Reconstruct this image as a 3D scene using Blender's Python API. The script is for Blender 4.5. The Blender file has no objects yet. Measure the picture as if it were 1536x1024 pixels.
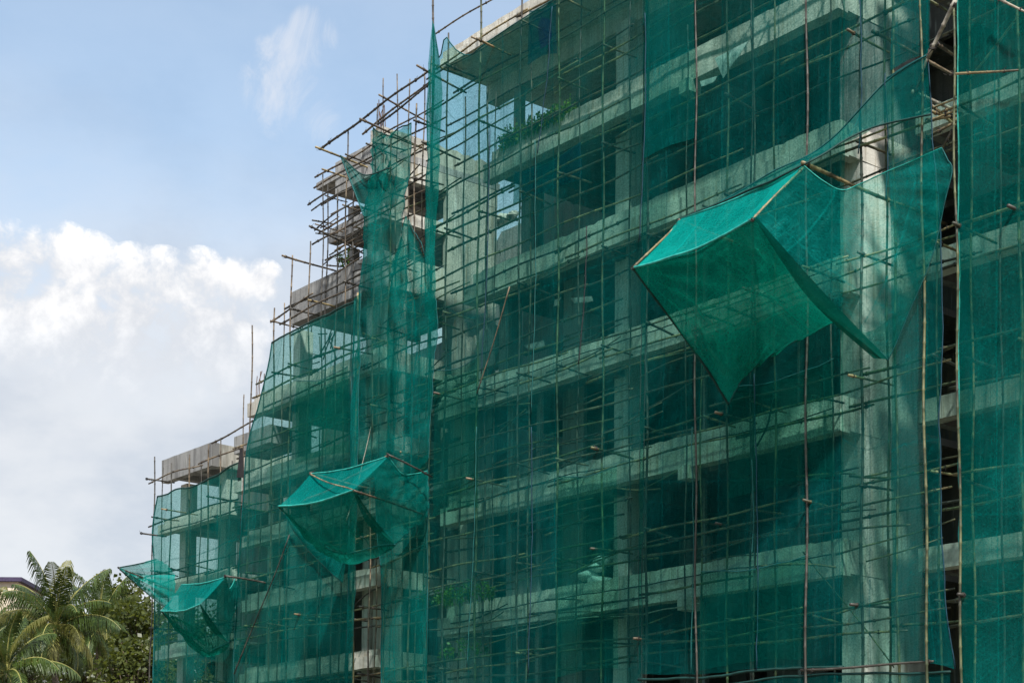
import bpy, math, random
from mathutils import Vector, Matrix, noise as mnoise
R = random.Random(7)
scene = bpy.context.scene
COL = scene.collection

# ------------------------------------------------------------------ camera
F, W0, PPY, CXP = 2487.0, 1536.0, 1102.0, 768.0
PITCH, HEAD, ROLL = math.radians(3.7), math.radians(39.0), math.radians(.52)
CAM = Vector((0, 0, 1.6))
_f0 = Vector((-math.cos(HEAD), math.sin(HEAD), 0)); _r0 = Vector((math.sin(HEAD), math.cos(HEAD), 0)); _up = Vector((0, 0, 1))
FWD = _f0*math.cos(PITCH) + _up*math.sin(PITCH)
_u0 = -_f0*math.sin(PITCH) + _up*math.cos(PITCH)
RT = _r0*math.cos(ROLL) + _u0*math.sin(ROLL)
UP = -_r0*math.sin(ROLL) + _u0*math.cos(ROLL)

def ray(px, py): return FWD + RT*((px-CXP)/F) + UP*((PPY-py)/F)
def atY(px, py, Y):
    d = ray(px, py); return CAM + d*((Y-CAM.y)/d.y)
def atX(px, py, X):
    d = ray(px, py); return CAM + d*((X-CAM.x)/d.x)
def atD(px, py, dist): return CAM + ray(px, py)*dist

cd = bpy.data.cameras.new('camera'); cam = bpy.data.objects.new('camera', cd); COL.objects.link(cam)
cd.sensor_width = 36; cd.lens = 36*F/W0; cd.shift_y = (PPY-512)/W0; cd.clip_end = 5000; cd.clip_start = .1
m = Matrix((RT, UP, -FWD)).transposed().to_4x4(); m.translation = CAM
cam.matrix_world = m
scene.camera = cam

# ------------------------------------------------------------------ node helpers
def new_mat(name):
    mt = bpy.data.materials.new(name); mt.use_nodes = True
    nt = mt.node_tree; nt.nodes.clear()
    return mt, nt
def N(nt, t, **kw):
    n = nt.nodes.new(t)
    for k, v in kw.items(): setattr(n, k, v)
    return n
def setin(nt, sock, v):
    if hasattr(v, 'is_output'): nt.links.new(v, sock)
    elif isinstance(v, (tuple, list)) and len(v) == 3 and sock.type == 'RGBA': sock.default_value = (*v, 1)
    else: sock.default_value = v
def M(nt, op, a, b=None, c=None, clamp=False):
    n = N(nt, 'ShaderNodeMath', operation=op, use_clamp=clamp)
    setin(nt, n.inputs[0], a)
    if b is not None: setin(nt, n.inputs[1], b)
    if c is not None: setin(nt, n.inputs[2], c)
    return n.outputs[0]
def VM(nt, op, a, b=None):
    n = N(nt, 'ShaderNodeVectorMath', operation=op)
    setin(nt, n.inputs[0], a)
    if b is not None: setin(nt, n.inputs[1], b)
    return n.outputs['Value'] if op in ('DOT_PRODUCT', 'LENGTH') else n.outputs[0]
def MIX(nt, f, a, b, blend='MIX'):
    n = N(nt, 'ShaderNodeMix', data_type='RGBA', blend_type=blend)
    setin(nt, n.inputs[0], f); setin(nt, n.inputs[6], a); setin(nt, n.inputs[7], b)
    return n.outputs[2]
def RANGE(nt, v, a, b, c=0., d=1., smooth=True):
    n = N(nt, 'ShaderNodeMapRange', interpolation_type='SMOOTHSTEP' if smooth else 'LINEAR')
    for i, x in enumerate((v, a, b, c, d)): setin(nt, n.inputs[i], x)
    return n.outputs[0]
def NOISE(nt, vec, scale, detail=4, rough=.55, dist=0.):
    n = N(nt, 'ShaderNodeTexNoise')
    setin(nt, n.inputs['Vector'], vec); n.inputs['Scale'].default_value = scale
    n.inputs['Detail'].default_value = detail; n.inputs['Roughness'].default_value = rough
    n.inputs['Distortion'].default_value = dist
    return n.outputs['Fac']
def SCALE(nt, vec, s): return VM(nt, 'MULTIPLY', vec, s)
def principled(nt, col, rough=.85, bump=None, bstr=.3, bdist=.02, spec=.3):
    p = N(nt, 'ShaderNodeBsdfPrincipled'); o = N(nt, 'ShaderNodeOutputMaterial')
    setin(nt, p.inputs['Base Color'], col); setin(nt, p.inputs['Roughness'], rough)
    p.inputs['Specular IOR Level'].default_value = spec
    if bump is not None:
        b = N(nt, 'ShaderNodeBump'); b.inputs['Strength'].default_value = bstr; b.inputs['Distance'].default_value = bdist
        nt.links.new(bump, b.inputs['Height']); nt.links.new(b.outputs[0], p.inputs['Normal'])
    nt.links.new(p.outputs[0], o.inputs[0]); return p

# ------------------------------------------------------------------ materials
def concrete(name, dark, light, stain=.6, tint=(.23, .175, .10)):
    mt, nt = new_mat(name)
    P = N(nt, 'ShaderNodeNewGeometry').outputs['Position']
    big = NOISE(nt, P, .45, 5, .6)
    fine = NOISE(nt, P, 7, 6, .65)
    streak = NOISE(nt, SCALE(nt, P, (2.6, 2.6, .22)), 1.0, 5, .6)
    streak2 = NOISE(nt, SCALE(nt, P, (6., 6., .35)), 1.0, 4, .6)
    c = MIX(nt, RANGE(nt, big, .3, .7), dark, light)
    c = MIX(nt, M(nt, 'MULTIPLY', RANGE(nt, fine, .45, .75), .35), c, tuple(x*1.25 for x in light))
    c = MIX(nt, M(nt, 'MULTIPLY', RANGE(nt, streak, .50, .62), stain), c, tuple(x*.35 for x in dark))
    c = MIX(nt, M(nt, 'MULTIPLY', RANGE(nt, streak2, .53, .64), .5), c, tint)
    # pale lime runs
    lime = NOISE(nt, SCALE(nt, P, (4.1, 4.1, .4)), 1.3, 3, .5)
    c = MIX(nt, M(nt, 'MULTIPLY', RANGE(nt, lime, .62, .72), .5), c, (.62, .62, .58))
    # shutter board joints: vertical, about every 0.62 m, and one horizontal
    sx = N(nt, 'ShaderNodeSeparateXYZ'); nt.links.new(P, sx.inputs[0])
    s = M(nt, 'ADD', sx.outputs[0], sx.outputs[1])
    fr = M(nt, 'ABSOLUTE', M(nt, 'SUBTRACT', M(nt, 'FRACT', M(nt, 'MULTIPLY', s, 1/.62)), .5))
    joint = RANGE(nt, fr, .0, .022, 1., 0.)
    joint = M(nt, 'MULTIPLY', joint, RANGE(nt, NOISE(nt, P, 1.3, 2), .4, .6))
    c = MIX(nt, M(nt, 'MULTIPLY', joint, .8), c, tuple(x*.4 for x in dark))
    # per board tone
    wn = N(nt, 'ShaderNodeTexWhiteNoise', noise_dimensions='1D'); nt.links.new(M(nt, 'FLOOR', M(nt, 'ADD', M(nt, 'MULTIPLY', s, 1/.62), .5)), wn.inputs['W'])
    c = MIX(nt, M(nt, 'MULTIPLY', wn.outputs[0], .42), c, dark)
    h = M(nt, 'ADD', M(nt, 'MULTIPLY', fine, .6), M(nt, 'MULTIPLY', NOISE(nt, P, 28, 4), .4))
    h = M(nt, 'SUBTRACT', h, M(nt, 'MULTIPLY', joint, .5))
    principled(nt, c, .92, h, .6, .03, .2)
    return mt
CONC = concrete('weathered concrete', (.42, .405, .355), (.64, .615, .55), .35)
CONC_W = concrete('wall concrete', (.30, .29, .25), (.48, .465, .41), .75)
CONC_D = concrete('grimy and shade-dark concrete', (.20, .198, .192), (.33, .327, .315), .7, (.13, .125, .11))
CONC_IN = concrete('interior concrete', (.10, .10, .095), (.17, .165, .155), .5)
CONC_C = concrete('column concrete', (.46, .45, .41), (.62, .605, .555), .45)

def bamboo(name, a, b, node):
    mt, nt = new_mat(name)
    oi = N(nt, 'ShaderNodeObjectInfo').outputs['Random']
    P = N(nt, 'ShaderNodeNewGeometry').outputs['Position']
    n = NOISE(nt, P, 1.7, 5, .7); n2 = NOISE(nt, P, 22, 3, .6); n3 = NOISE(nt, VM(nt, 'ADD', P, (31., 7., 3.)), 1.1, 4, .65)
    c = MIX(nt, RANGE(nt, n, .42, .58), tuple(x*.55 for x in a), b)
    c = MIX(nt, M(nt, 'MULTIPLY', oi, .5), c, node)
    c = MIX(nt, M(nt, 'MULTIPLY', RANGE(nt, n3, .46, .62), .8), c, (.035, .032, .026))
    c = MIX(nt, M(nt, 'MULTIPLY', RANGE(nt, n2, .55, .8), .6), c, tuple(x*.3 for x in a))
    principled(nt, c, .55, n2, .25, .01, .4)
    return mt
BAM = {'straw': bamboo('straw bamboo', (.27, .19, .09), (.36, .27, .14), (.17, .15, .07)),
       'brown': bamboo('brown bamboo', (.12, .085, .055), (.21, .155, .095), (.075, .06, .045)),
       'dark': bamboo('dark weathered bamboo', (.035, .033, .03), (.072, .066, .056), (.075, .065, .05)),
       'greenish': bamboo('greenish bamboo', (.075, .09, .04), (.16, .155, .07), (.06, .08, .04)),
       'pale': bamboo('pale bleached bamboo', (.52, .46, .36), (.38, .31, .22), (.60, .56, .48))}

def netmat(name, col, alpha, var=.16, fold=1.0):
    mt, nt = new_mat(name)
    uv = N(nt, 'ShaderNodeUVMap').outputs[0]
    st = NOISE(nt, SCALE(nt, uv, (1.1, .16, 1)), 1.0, 5, .6)           # long vertical streaks
    st2 = NOISE(nt, SCALE(nt, uv, (5., .5, 1)), 1.0, 4, .6)
    blot = NOISE(nt, uv, .45, 4, .6)
    rot = N(nt, 'ShaderNodeVectorRotate', rotation_type='Z_AXIS'); nt.links.new(uv, rot.inputs['Vector']); rot.inputs['Angle'].default_value = .55
    diag = NOISE(nt, VM(nt, 'ADD', SCALE(nt, rot.outputs[0], (.35, 4.2, 1)), (3.1, 7.7, 0)), .8, 4, .55, .35)
    grain = NOISE(nt, uv, 21, 2, .6)
    a = M(nt, 'ADD', alpha, M(nt, 'MULTIPLY', M(nt, 'SUBTRACT', st, .5), var*2.0))
    a = M(nt, 'ADD', a, M(nt, 'MULTIPLY', M(nt, 'SUBTRACT', st2, .5), var*.9))
    a = M(nt, 'ADD', a, M(nt, 'MULTIPLY', M(nt, 'SUBTRACT', blot, .5), var*1.4))
    crease = RANGE(nt, M(nt, 'ABSOLUTE', M(nt, 'SUBTRACT', diag, .5)), .0, .018, 1., 0.)
    a = M(nt, 'ADD', a, M(nt, 'MULTIPLY', crease, .12*fold))
    st3 = NOISE(nt, VM(nt, 'ADD', SCALE(nt, uv, (7., .35, 1)), (4.4, 1.3, 0)), 1.0, 5, .6, .25)
    gather = RANGE(nt, M(nt, 'ABSOLUTE', M(nt, 'SUBTRACT', st3, .5)), .0, .03, 1., 0.)
    patch = NOISE(nt, VM(nt, 'ADD', SCALE(nt, uv, (.5, .28, 1)), (8.4, 2.3, 0)), 1.0, 3, .5)
    a = M(nt, 'ADD', a, M(nt, 'MULTIPLY', M(nt, 'MULTIPLY', gather, RANGE(nt, patch, .42, .62)), .20))
    rot2 = N(nt, 'ShaderNodeVectorRotate', rotation_type='Z_AXIS'); nt.links.new(uv, rot2.inputs['Vector']); rot2.inputs['Angle'].default_value = -.4
    st4 = NOISE(nt, SCALE(nt, rot2.outputs[0], (.45, 5.2, 1)), 1.0, 4, .6, .3)
    g2 = RANGE(nt, M(nt, 'ABSOLUTE', M(nt, 'SUBTRACT', st4, .5)), .0, .02, 1., 0.)
    a = M(nt, 'ADD', a, M(nt, 'MULTIPLY', M(nt, 'MULTIPLY', g2, RANGE(nt, patch, .58, .40)), .14))
    a = M(nt, 'ADD', a, M(nt, 'MULTIPLY', M(nt, 'SUBTRACT', patch, .5), .30))
    # woven seams every 3 m: doubled cloth
    sx = N(nt, 'ShaderNodeSeparateXYZ'); nt.links.new(uv, sx.inputs[0])
    fr = M(nt, 'ABSOLUTE', M(nt, 'SUBTRACT', M(nt, 'FRACT', M(nt, 'MULTIPLY', sx.outputs[0], 1/1.83)), .5))
    a = M(nt, 'ADD', a, RANGE(nt, fr, .0, .02, .26, 0.))
    wn = N(nt, 'ShaderNodeTexWhiteNoise', noise_dimensions='1D'); nt.links.new(M(nt, 'FLOOR', M(nt, 'ADD', M(nt, 'MULTIPLY', sx.outputs[0], 1/1.83), .5)), wn.inputs['W'])
    a = M(nt, 'ADD', a, M(nt, 'MULTIPLY', M(nt, 'SUBTRACT', wn.outputs[0], .5), .14))
    fr = M(nt, 'ABSOLUTE', M(nt, 'SUBTRACT', M(nt, 'FRACT', M(nt, 'MULTIPLY', sx.outputs[1], 1/5.4)), .5))
    a = M(nt, 'ADD', a, RANGE(nt, fr, .0, .008, .2, 0.))
    a = M(nt, 'ADD', a, M(nt, 'MULTIPLY', M(nt, 'SUBTRACT', grain, .5), .85), clamp=True)
    a = M(nt, 'MINIMUM', a, .97)
    dust = RANGE(nt, blot, .35, .7)
    c = MIX(nt, dust, tuple(x*.75 for x in col), tuple(min(1, x*1.15+.004) for x in col))
    c = MIX(nt, M(nt, 'MULTIPLY', RANGE(nt, st2, .5, .75), .25), c, (col[0]+.05, col[1]*1.2+.02, col[2]*1.2+.02))
    b = N(nt, 'ShaderNodeBump'); b.inputs['Strength'].default_value = .6*fold; b.inputs['Distance'].default_value = .06
    nt.links.new(M(nt, 'ADD', diag, M(nt, 'MULTIPLY', st2, .6)), b.inputs['Height'])
    df = N(nt, 'ShaderNodeBsdfDiffuse'); tl = N(nt, 'ShaderNodeBsdfTranslucent')
    for x in (df, tl): nt.links.new(c, x.inputs[0]); nt.links.new(b.outputs[0], x.inputs['Normal'])
    mx = N(nt, 'ShaderNodeMixShader'); mx.inputs[0].default_value = .42
    nt.links.new(df.outputs[0], mx.inputs[1]); nt.links.new(tl.outputs[0], mx.inputs[2])
    tr = N(nt, 'ShaderNodeBsdfTransparent'); tr.inputs[0].default_value = (.70, 1, .92, 1)
    fx = N(nt, 'ShaderNodeMixShader'); nt.links.new(a, fx.inputs[0])
    nt.links.new(tr.outputs[0], fx.inputs[1]); nt.links.new(mx.outputs[0], fx.inputs[2])
    o = N(nt, 'ShaderNodeOutputMaterial'); nt.links.new(fx.outputs[0], o.inputs[0])
    return mt
NET = netmat('green scaffold net', (.000, .112, .106), .40)
NET_W = netmat('denser green scaffold net', (.000, .148, .128), .52)
NET_P = netmat('patch net', (.000, .115, .10), .28, .22); NET_BL = netmat('blue tarpaulin mesh', (.004, .05, .11), .62, .15)
NET_R = netmat('pale dusty scaffold net', (.001, .180, .155), .53)
NET_K = netmat('dark folded net', (.001, .10, .075), .90, .05)
NET_B = netmat('blue green scaffold net', (.001, .155, .145), .47)
NET_TW = netmat('bluish doubled net', (.001, .175, .152), .60, .25)
NET_T = netmat('dense green tray net', (.003, .36, .31), .74, .10)  # brighter tray net: sun on the top panel put into its colour
NET_F = netmat('shaded green tray net', (.002, .27, .20), .68, .12)  # darker copy for the front panel, its shade put into the colour

def plain(name, c, rough=.7, var=.3, scale=6, spec=.3):
    mt, nt = new_mat(name)
    P = N(nt, 'ShaderNodeNewGeometry').outputs['Position']
    n = NOISE(nt, P, scale, 5, .6)
    principled(nt, MIX(nt, RANGE(nt, n, .3, .7), tuple(x*(1-var) for x in c), tuple(min(.95, x*(1+var)) for x in c)), rough, n, .3, .02, spec)
    return mt
ROPE_D = plain('dark rope', (.018, .02, .022)); ROPE_B = plain('blue rope', (.004, .035, .055)); ROPE_T = plain('teal rope', (.004, .075, .07)); ROPE_P = plain('pale rope', (.34, .33, .27))
HEM = plain('net hem', (.003, .075, .075)); HEM_D = plain('dark net hem', (.004, .035, .03)); HEM_L = plain('pale net hem', (.02, .26, .22))
TIE = plain('lashing twine', (.035, .03, .028))
RAG = plain('grey rag', (.20, .22, .21), .9, .3); SACK = plain('white sack', (.62, .64, .62), .9, .15); REBAR = plain('rusty rebar', (.10, .055, .035)); TARP_D = plain('black cloth', (.02, .018, .018))
BEIGE = plain('cream render', (.55, .47, .37), .9, .1, 1.5); PURPLE = plain('purple roofing', (.045, .033, .07), .6, .2)
SOIL = plain('soil', (.16, .13, .09), .95, .4, .6); TRUNK = plain('palm bark', (.13, .105, .08), .95, .4, 9); WOOD = plain('tree bark', (.09, .07, .05), .95, .4, 5)

def leafmat(name, a, b, trans=.35):
    mt, nt = new_mat(name)
    P = N(nt, 'ShaderNodeNewGeometry').outputs['Position']
    n = NOISE(nt, P, .9, 3, .6); n2 = NOISE(nt, P, 9, 2, .6)
    c = MIX(nt, RANGE(nt, M(nt, 'ADD', M(nt, 'MULTIPLY', n, .6), M(nt, 'MULTIPLY', n2, .4)), .36, .64), a, b)
    p = N(nt, 'ShaderNodeBsdfPrincipled'); nt.links.new(c, p.inputs['Base Color']); p.inputs['Roughness'].default_value = .45
    p.inputs['Specular IOR Level'].default_value = .4
    t = N(nt, 'ShaderNodeBsdfTranslucent'); nt.links.new(MIX(nt, .5, c, (.35, .40, .05), 'MIX'), t.inputs[0])
    mx = N(nt, 'ShaderNodeMixShader'); mx.inputs[0].default_value = trans
    nt.links.new(p.outputs[0], mx.inputs[1]); nt.links.new(t.outputs[0], mx.inputs[2])
    o = N(nt, 'ShaderNodeOutputMaterial'); nt.links.new(mx.outputs[0], o.inputs[0]); return mt
PALM = leafmat('palm leaf', (.008, .022, .005), (.062, .098, .018), .15)
RIB = plain('frond midrib', (.24, .23, .07), .5, .2)
PALM_Y = leafmat('yellowing palm leaf', (.05, .06, .012), (.17, .16, .04), .25)
LEAF = leafmat('broad leaf', (.016, .028, .008), (.085, .10, .02), .28)
WEED = leafmat('weed leaf', (.05, .15, .025), (.15, .30, .045), .4)

# ------------------------------------------------------------------ mesh helpers
def wloc(o):
    p = o.location.copy()
    while o.parent: o = o.parent; p += o.location
    return p
def link(name, verts, faces, mat, parent=None, base=None, smooth=False, uvs=None):
    verts = [Vector(v) for v in verts]
    if base is None:
        mn = Vector((min(v.x for v in verts), min(v.y for v in verts), min(v.z for v in verts)))
        mxv = Vector((max(v.x for v in verts), max(v.y for v in verts), 0))
        base = Vector(((mn.x+mxv.x)/2, (mn.y+mxv.y)/2, mn.z))
    base = Vector(base)
    me = bpy.data.meshes.new(name); me.from_pydata([v-base for v in verts], [], faces)
    if uvs:
        ul = me.uv_layers.new(name='UVMap')
        for lp in me.loops: ul.data[lp.index].uv = uvs[lp.vertex_index]
    if smooth:
        for p in me.polygons: p.use_smooth = True
    me.materials.append(mat)
    o = bpy.data.objects.new(name, me); COL.objects.link(o)
    if parent is not None:
        o.parent = parent; o.location = base - wloc(parent)
    else: o.location = base
    return o
def tag(o, label, cat, group=None):
    o['label'] = label; o['category'] = cat
    if group: o['group'] = group
    return o
def empty(name, loc, label, cat, group=None):
    o = bpy.data.objects.new(name, None); COL.objects.link(o); o.location = loc
    o.empty_display_size = .3
    return tag(o, label, cat, group)

class MB:
    def __init__(s): s.v = []; s.f = []
    def add(s, v, f):
        n = len(s.v); s.v += [Vector(x) for x in v]; s.f += [tuple(i+n for i in q) for q in f]
    def box(s, x0, x1, y0, y1, z0, z1):
        s.add([(x0,y0,z0),(x1,y0,z0),(x1,y1,z0),(x0,y1,z0),(x0,y0,z1),(x1,y0,z1),(x1,y1,z1),(x0,y1,z1)],
              [(0,3,2,1),(4,5,6,7),(0,1,5,4),(1,2,6,5),(2,3,7,6),(3,0,4,7)])
    def rough(s, x0, x1, y0, y1, z0, z1, j=.012, chip=0., step=.3, seed=0):
        """a box cut into short lengths whose edges waver, with chipped upper edge"""
        lx, ly = x1-x0, y1-y0
        alongx = lx >= ly
        n = max(1, int(max(lx, ly)/step)); prof = []
        nz = 2 if z1-z0 > .3 else 1
        ring = lambda a: ([(y0,z0)]+[(y0,z0+(z1-z0)*k/nz) for k in range(1,nz)]+[(y0,z1),(y1,z1),(y1,z0)]) if alongx else ([(x0,z0),(x0,z1),(x1,z1)]+[(x1,z1-(z1-z0)*k/nz) for k in range(1,nz)]+[(x1,z0)])
        V = []
        for i in range(n+1):
            t = (x0+lx*i/n) if alongx else (y0+ly*i/n)
            r = ring(t)
            for (q, z) in r:
                p = Vector((t, q, z)) if alongx else Vector((q, t, z))
                d = mnoise.noise_vector(p*1.7+Vector((seed, 0, 0)))*j + mnoise.noise_vector(p*5.1)*j*.7
                if chip and abs(z-z1) < 1e-6:
                    c = mnoise.noise(Vector((t*1.9, seed*3.1, z)))*.25+.9*mnoise.noise(Vector((t*7.3, seed*1.7, z+5)))
                    d.z -= max(0, c-.12)*chip*2
                V.append(p+d)
        k = len(ring(0)); Fc = []
        for i in range(n):
            for q in range(k):
                a, b = i*k+q, i*k+(q+1) % k
                Fc.append((a, a+k, b+k, b) if alongx else (a, b, b+k, a+k))
        Fc.append(tuple(range(k)) if alongx else tuple(reversed(range(k))))
        Fc.append(tuple(reversed(range(n*k, n*k+k))) if alongx else tuple(range(n*k, n*k+k)))
        s.add(V, Fc)
    def tube(s, pts, rad, n=6, caps=True):
        pts = [Vector(p) for p in pts]
        rr = rad if isinstance(rad, (list, tuple)) else [rad]*len(pts)
        V = []; a = None
        for i, p in enumerate(pts):
            d = (pts[min(i+1, len(pts)-1)]-pts[max(i-1, 0)]).normalized()
            if a is None: a = d.orthogonal().normalized()
            a = (a - d*a.dot(d)).normalized(); b = d.cross(a)
            for k in range(n):
                t = 2*math.pi*k/n; V.append(p+(a*math.cos(t)+b*math.sin(t))*rr[i])
        Fc = []
        for i in range(len(pts)-1):
            for k in range(n):
                q = (k+1) % n; Fc.append((i*n+k, i*n+q, i*n+n+q, i*n+n+k))
        if caps: Fc.append(tuple(reversed(range(n)))); Fc.append(tuple(range((len(pts)-1)*n, len(pts)*n)))
        s.add(V, Fc)
    def build(s, name, mat, parent=None, base=None, smooth=False): return link(name, s.v, s.f, mat, parent, base, smooth)

def culm(a, b, r, taper=.25, bend=.02, seed=0):
    """a bamboo cane: swollen nodes, taper and a slight bow"""
    a, b = Vector(a), Vector(b); d = b-a; L = d.length
    u = d.normalized(); s1 = u.orthogonal().normalized(); s2 = u.cross(s1)
    rr = random.Random(seed); pts = []; rad = []
    ts = [0.]; t = rr.uniform(.1, .35)
    A1, A2 = rr.uniform(-1, 1)*bend*L, rr.uniform(-1, 1)*bend*L; ph = rr.uniform(0, 6)
    def pt(t):
        f = t/L
        return a + d*f + s1*(A1*math.sin(math.pi*f)+.022*math.sin(t*1.3+ph)) + s2*(A2*math.sin(math.pi*f)+.022*math.sin(t*1.7+ph*2))
    seq = [(0., 1.)]
    while t < L-.08:
        seq += [(t-.03, 1.), (t, 1.34), (t+.03, 1.)]
        t += rr.uniform(.32, .48)
    seq.append((L, 1.))
    for t, k in seq:
        pts.append(pt(t)); rad.append(r*k*(1-taper*t/L))
    return pts, rad

# ------------------------------------------------------------------ light and sky
SUN = Vector((.55, -.32, .78)).normalized()
ELEV = math.asin(SUN.z); AZ = math.atan2(SUN.x, SUN.y)
w = bpy.data.worlds.new('World'); scene.world = w; w.use_nodes = True
nt = w.node_tree; nt.nodes.clear()
sky = N(nt, 'ShaderNodeTexSky', sky_type='NISHITA'); sky.sun_disc = False
sky.sun_elevation = ELEV; sky.sun_rotation = AZ; sky.air_density = 1.0; sky.dust_density = .35; sky.ozone_density = 2.5
D = N(nt, 'ShaderNodeTexCoord').outputs['Generated']
warp = NOISE(nt, D, 17, 9, .62, .2); warp2 = NOISE(nt, D, 48, 7, .62, .3); soft = NOISE(nt, SCALE(nt, D, (1, 1, 2.2)), 3.2, 6, .6)
def blob(px, py, rpx, amp=1.):
    c = ray(px, py).normalized(); r = rpx/F
    d = VM(nt, 'DOT_PRODUCT', D, tuple(c))
    return RANGE(nt, d, math.cos(r), 1., 0., amp, False)
def union(bl):
    o = bl[0]
    for b in bl[1:]: o = M(nt, 'MAXIMUM', o, b)
    return o
sxyz = N(nt, 'ShaderNodeSeparateXYZ'); nt.links.new(D, sxyz.inputs[0]); el = sxyz.outputs[2]
cum = union([blob(5, 405, 78), blob(55, 385, 48), blob(95, 392, 60), blob(150, 420, 62), blob(200, 425, 62), blob(245, 428, 60), blob(300, 425, 56), blob(350, 424, 44), blob(395, 420, 34), blob(135, 395, 50),
             blob(100, 500, 130), blob(220, 510, 120), blob(320, 500, 90), blob(-140, 430, 130), blob(-330, 460, 180)])
puff = M(nt, 'ADD', M(nt, 'MULTIPLY', M(nt, 'SUBTRACT', warp, .5), 2.6), M(nt, 'MULTIPLY', M(nt, 'SUBTRACT', warp2, .5), 2.2))
fld = M(nt, 'ADD', M(nt, 'POWER', cum, .6), puff)
fld = M(nt, 'SUBTRACT', fld, RANGE(nt, cum, .0, .15, .9, 0.))
cmask = M(nt, 'MULTIPLY', RANGE(nt, fld, .25, .95), RANGE(nt, M(nt, 'ADD', el, M(nt, 'MULTIPLY', M(nt, 'SUBTRACT', soft, .5), .10)), .245, .315))
wisp = NOISE(nt, SCALE(nt, D, (1, 1, .8)), 26, 8, .68, 1.2)
wis = union([blob(468, 50, 42, .9), blob(440, 85, 48, .9), blob(400, 80, 30, .7), blob(405, 130, 52, .85), blob(440, 160, 70, .8), blob(470, 185, 50, .5)])
wmask = M(nt, 'MULTIPLY', RANGE(nt, M(nt, 'ADD', M(nt, 'POWER', wis, .5), M(nt, 'MULTIPLY', M(nt, 'SUBTRACT', wisp, .5), 3.2)), .30, 1.6), M(nt, 'MULTIPLY', RANGE(nt, wis, 0., .45), .58))
veil = RANGE(nt, M(nt, 'ADD', el, M(nt, 'MULTIPLY', M(nt, 'SUBTRACT', soft, .5), .22)), .25, .44, .95, .30)
side = RANGE(nt, VM(nt, 'DOT_PRODUCT', D, tuple(ray(900, 250).normalized())), .975, .9985, 0., .34)
veil = M(nt, 'MAXIMUM', veil, side)
over = RANGE(nt, M(nt, 'ADD', soft, M(nt, 'MULTIPLY', el, .18)), .50, .72, 0., .8)
away = RANGE(nt, VM(nt, 'DOT_PRODUCT', D, tuple(ray(600, 250).normalized())), .80, .93, 1., 0.)
veil = M(nt, 'MAXIMUM', veil, M(nt, 'MULTIPLY', over, away))
SKY_S = .15
skyc = SCALE(nt, sky.outputs[0], (SKY_S*.96, SKY_S*1.0, SKY_S*.90))
veilc = MIX(nt, RANGE(nt, M(nt, 'ADD', M(nt, 'MULTIPLY', soft, .6), M(nt, 'MULTIPLY', NOISE(nt, SCALE(nt, D, (1, 1, 1.8)), 6.5, 7, .6), .4)), .40, .60), (.345, .375, .425), (.475, .485, .505))
c = MIX(nt, veil, skyc, veilc)
c = MIX(nt, wmask, c, (.50, .51, .54))
shade = RANGE(nt, M(nt, 'ADD', M(nt, 'ADD', M(nt, 'MULTIPLY', el, 4.0), M(nt, 'MULTIPLY', warp, 1.5)), M(nt, 'MULTIPLY', warp2, .8)), 2.15, 2.75)
cc = MIX(nt, shade, (.43, .445, .475), (.70, .69, .68))
c = MIX(nt, cmask, c, cc)
bg = N(nt, 'ShaderNodeBackground'); nt.links.new(c, bg.inputs[0]); bg.inputs[1].default_value = .91
wo = N(nt, 'ShaderNodeOutputWorld'); nt.links.new(bg.outputs[0], wo.inputs[0])

sl = bpy.data.lights.new('sun', 'SUN'); so = bpy.data.objects.new('sun', sl); COL.objects.link(so)
sl.energy = 3.9; sl.angle = math.radians(3.0); sl.color = (1, .965, .91)
so.rotation_euler = (-SUN).to_track_quat('-Z', 'Y').to_euler(); so.location = (0, 0, 60)
vs = scene.view_settings; vs.view_transform = 'Standard'; vs.look = 'None'; vs.exposure = .92; vs.gamma = 1
scene.cycles.transparent_max_bounces = 24; scene.cycles.max_bounces = 8; scene.cycles.diffuse_bounces = 4

# ------------------------------------------------------------------ ground
g = MB()
ng = 40
gv = []; gf = []
for i in range(ng+1):
    for j in range(ng+1):
        x = -1500+3000*i/ng; y = -1500+3000*j/ng
        gv.append((x, y, 0))
for i in range(ng):
    for j in range(ng):
        a = i*(ng+1)+j; gf.append((a, a+ng+1, a+ng+2, a+1))
go = link('ground', gv, gf, SOIL, base=(0, 0, 0)); go['kind'] = 'structure'

# ------------------------------------------------------------------ concrete frame blocks
def beam(root, x0, x1, y0, z0, z1, mat=CONC, name='beam', seed=0, lip=.34, dep=.35):
    """edge beam with the ragged upstand left on top of it"""
    b = MB(); zt = z1-lip if lip else z1
    b.rough(x0, x1, y0, y0+dep, z0, zt, .014, .0, .35, seed)
    b.build(name, mat, root)
    if lip:
        u = MB(); x = x0+.25
        rr = random.Random(seed*13+5)
        u.rough(x0+.3, x1-.02, y0+.10, y0+.32, zt+.003, z1, .016, .05, .16, seed+3)
        u.build('upstand', mat, root)
def slab(root, x0, x1, y0, y1, z0, z1, mat=CONC_IN, seed=0):
    b = MB(); b.rough(x0, x1, y0, y1, z0, z1, .006, 0, 1.2, seed); b.build('slab', mat, root)
def col(root, x0, x1, y0, y1, z0, z1, mat=CONC_C, seed=0, name='column'):
    b = MB(); n = 8; V = []; Fc = []
    for i in range(n+1):
        z = z0+(z1-z0)*i/n
        for (x, y) in ((x0, y0), (x1, y0), (x1, y1), (x0, y1)):
            p = Vector((x, y, z)); d = mnoise.noise_vector(p*1.3+Vector((seed, 0, 0)))*.012; d.z = 0
            V.append(p+d)
    for i in range(n):
        for k in range(4): Fc.append((i*4+k, i*4+(k+1) % 4, i*4+4+(k+1) % 4, i*4+4+k))
    Fc += [(3, 2, 1, 0), tuple(range(n*4, n*4+4))]
    b.add(V, Fc); return b.build(name, mat, root)

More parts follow.
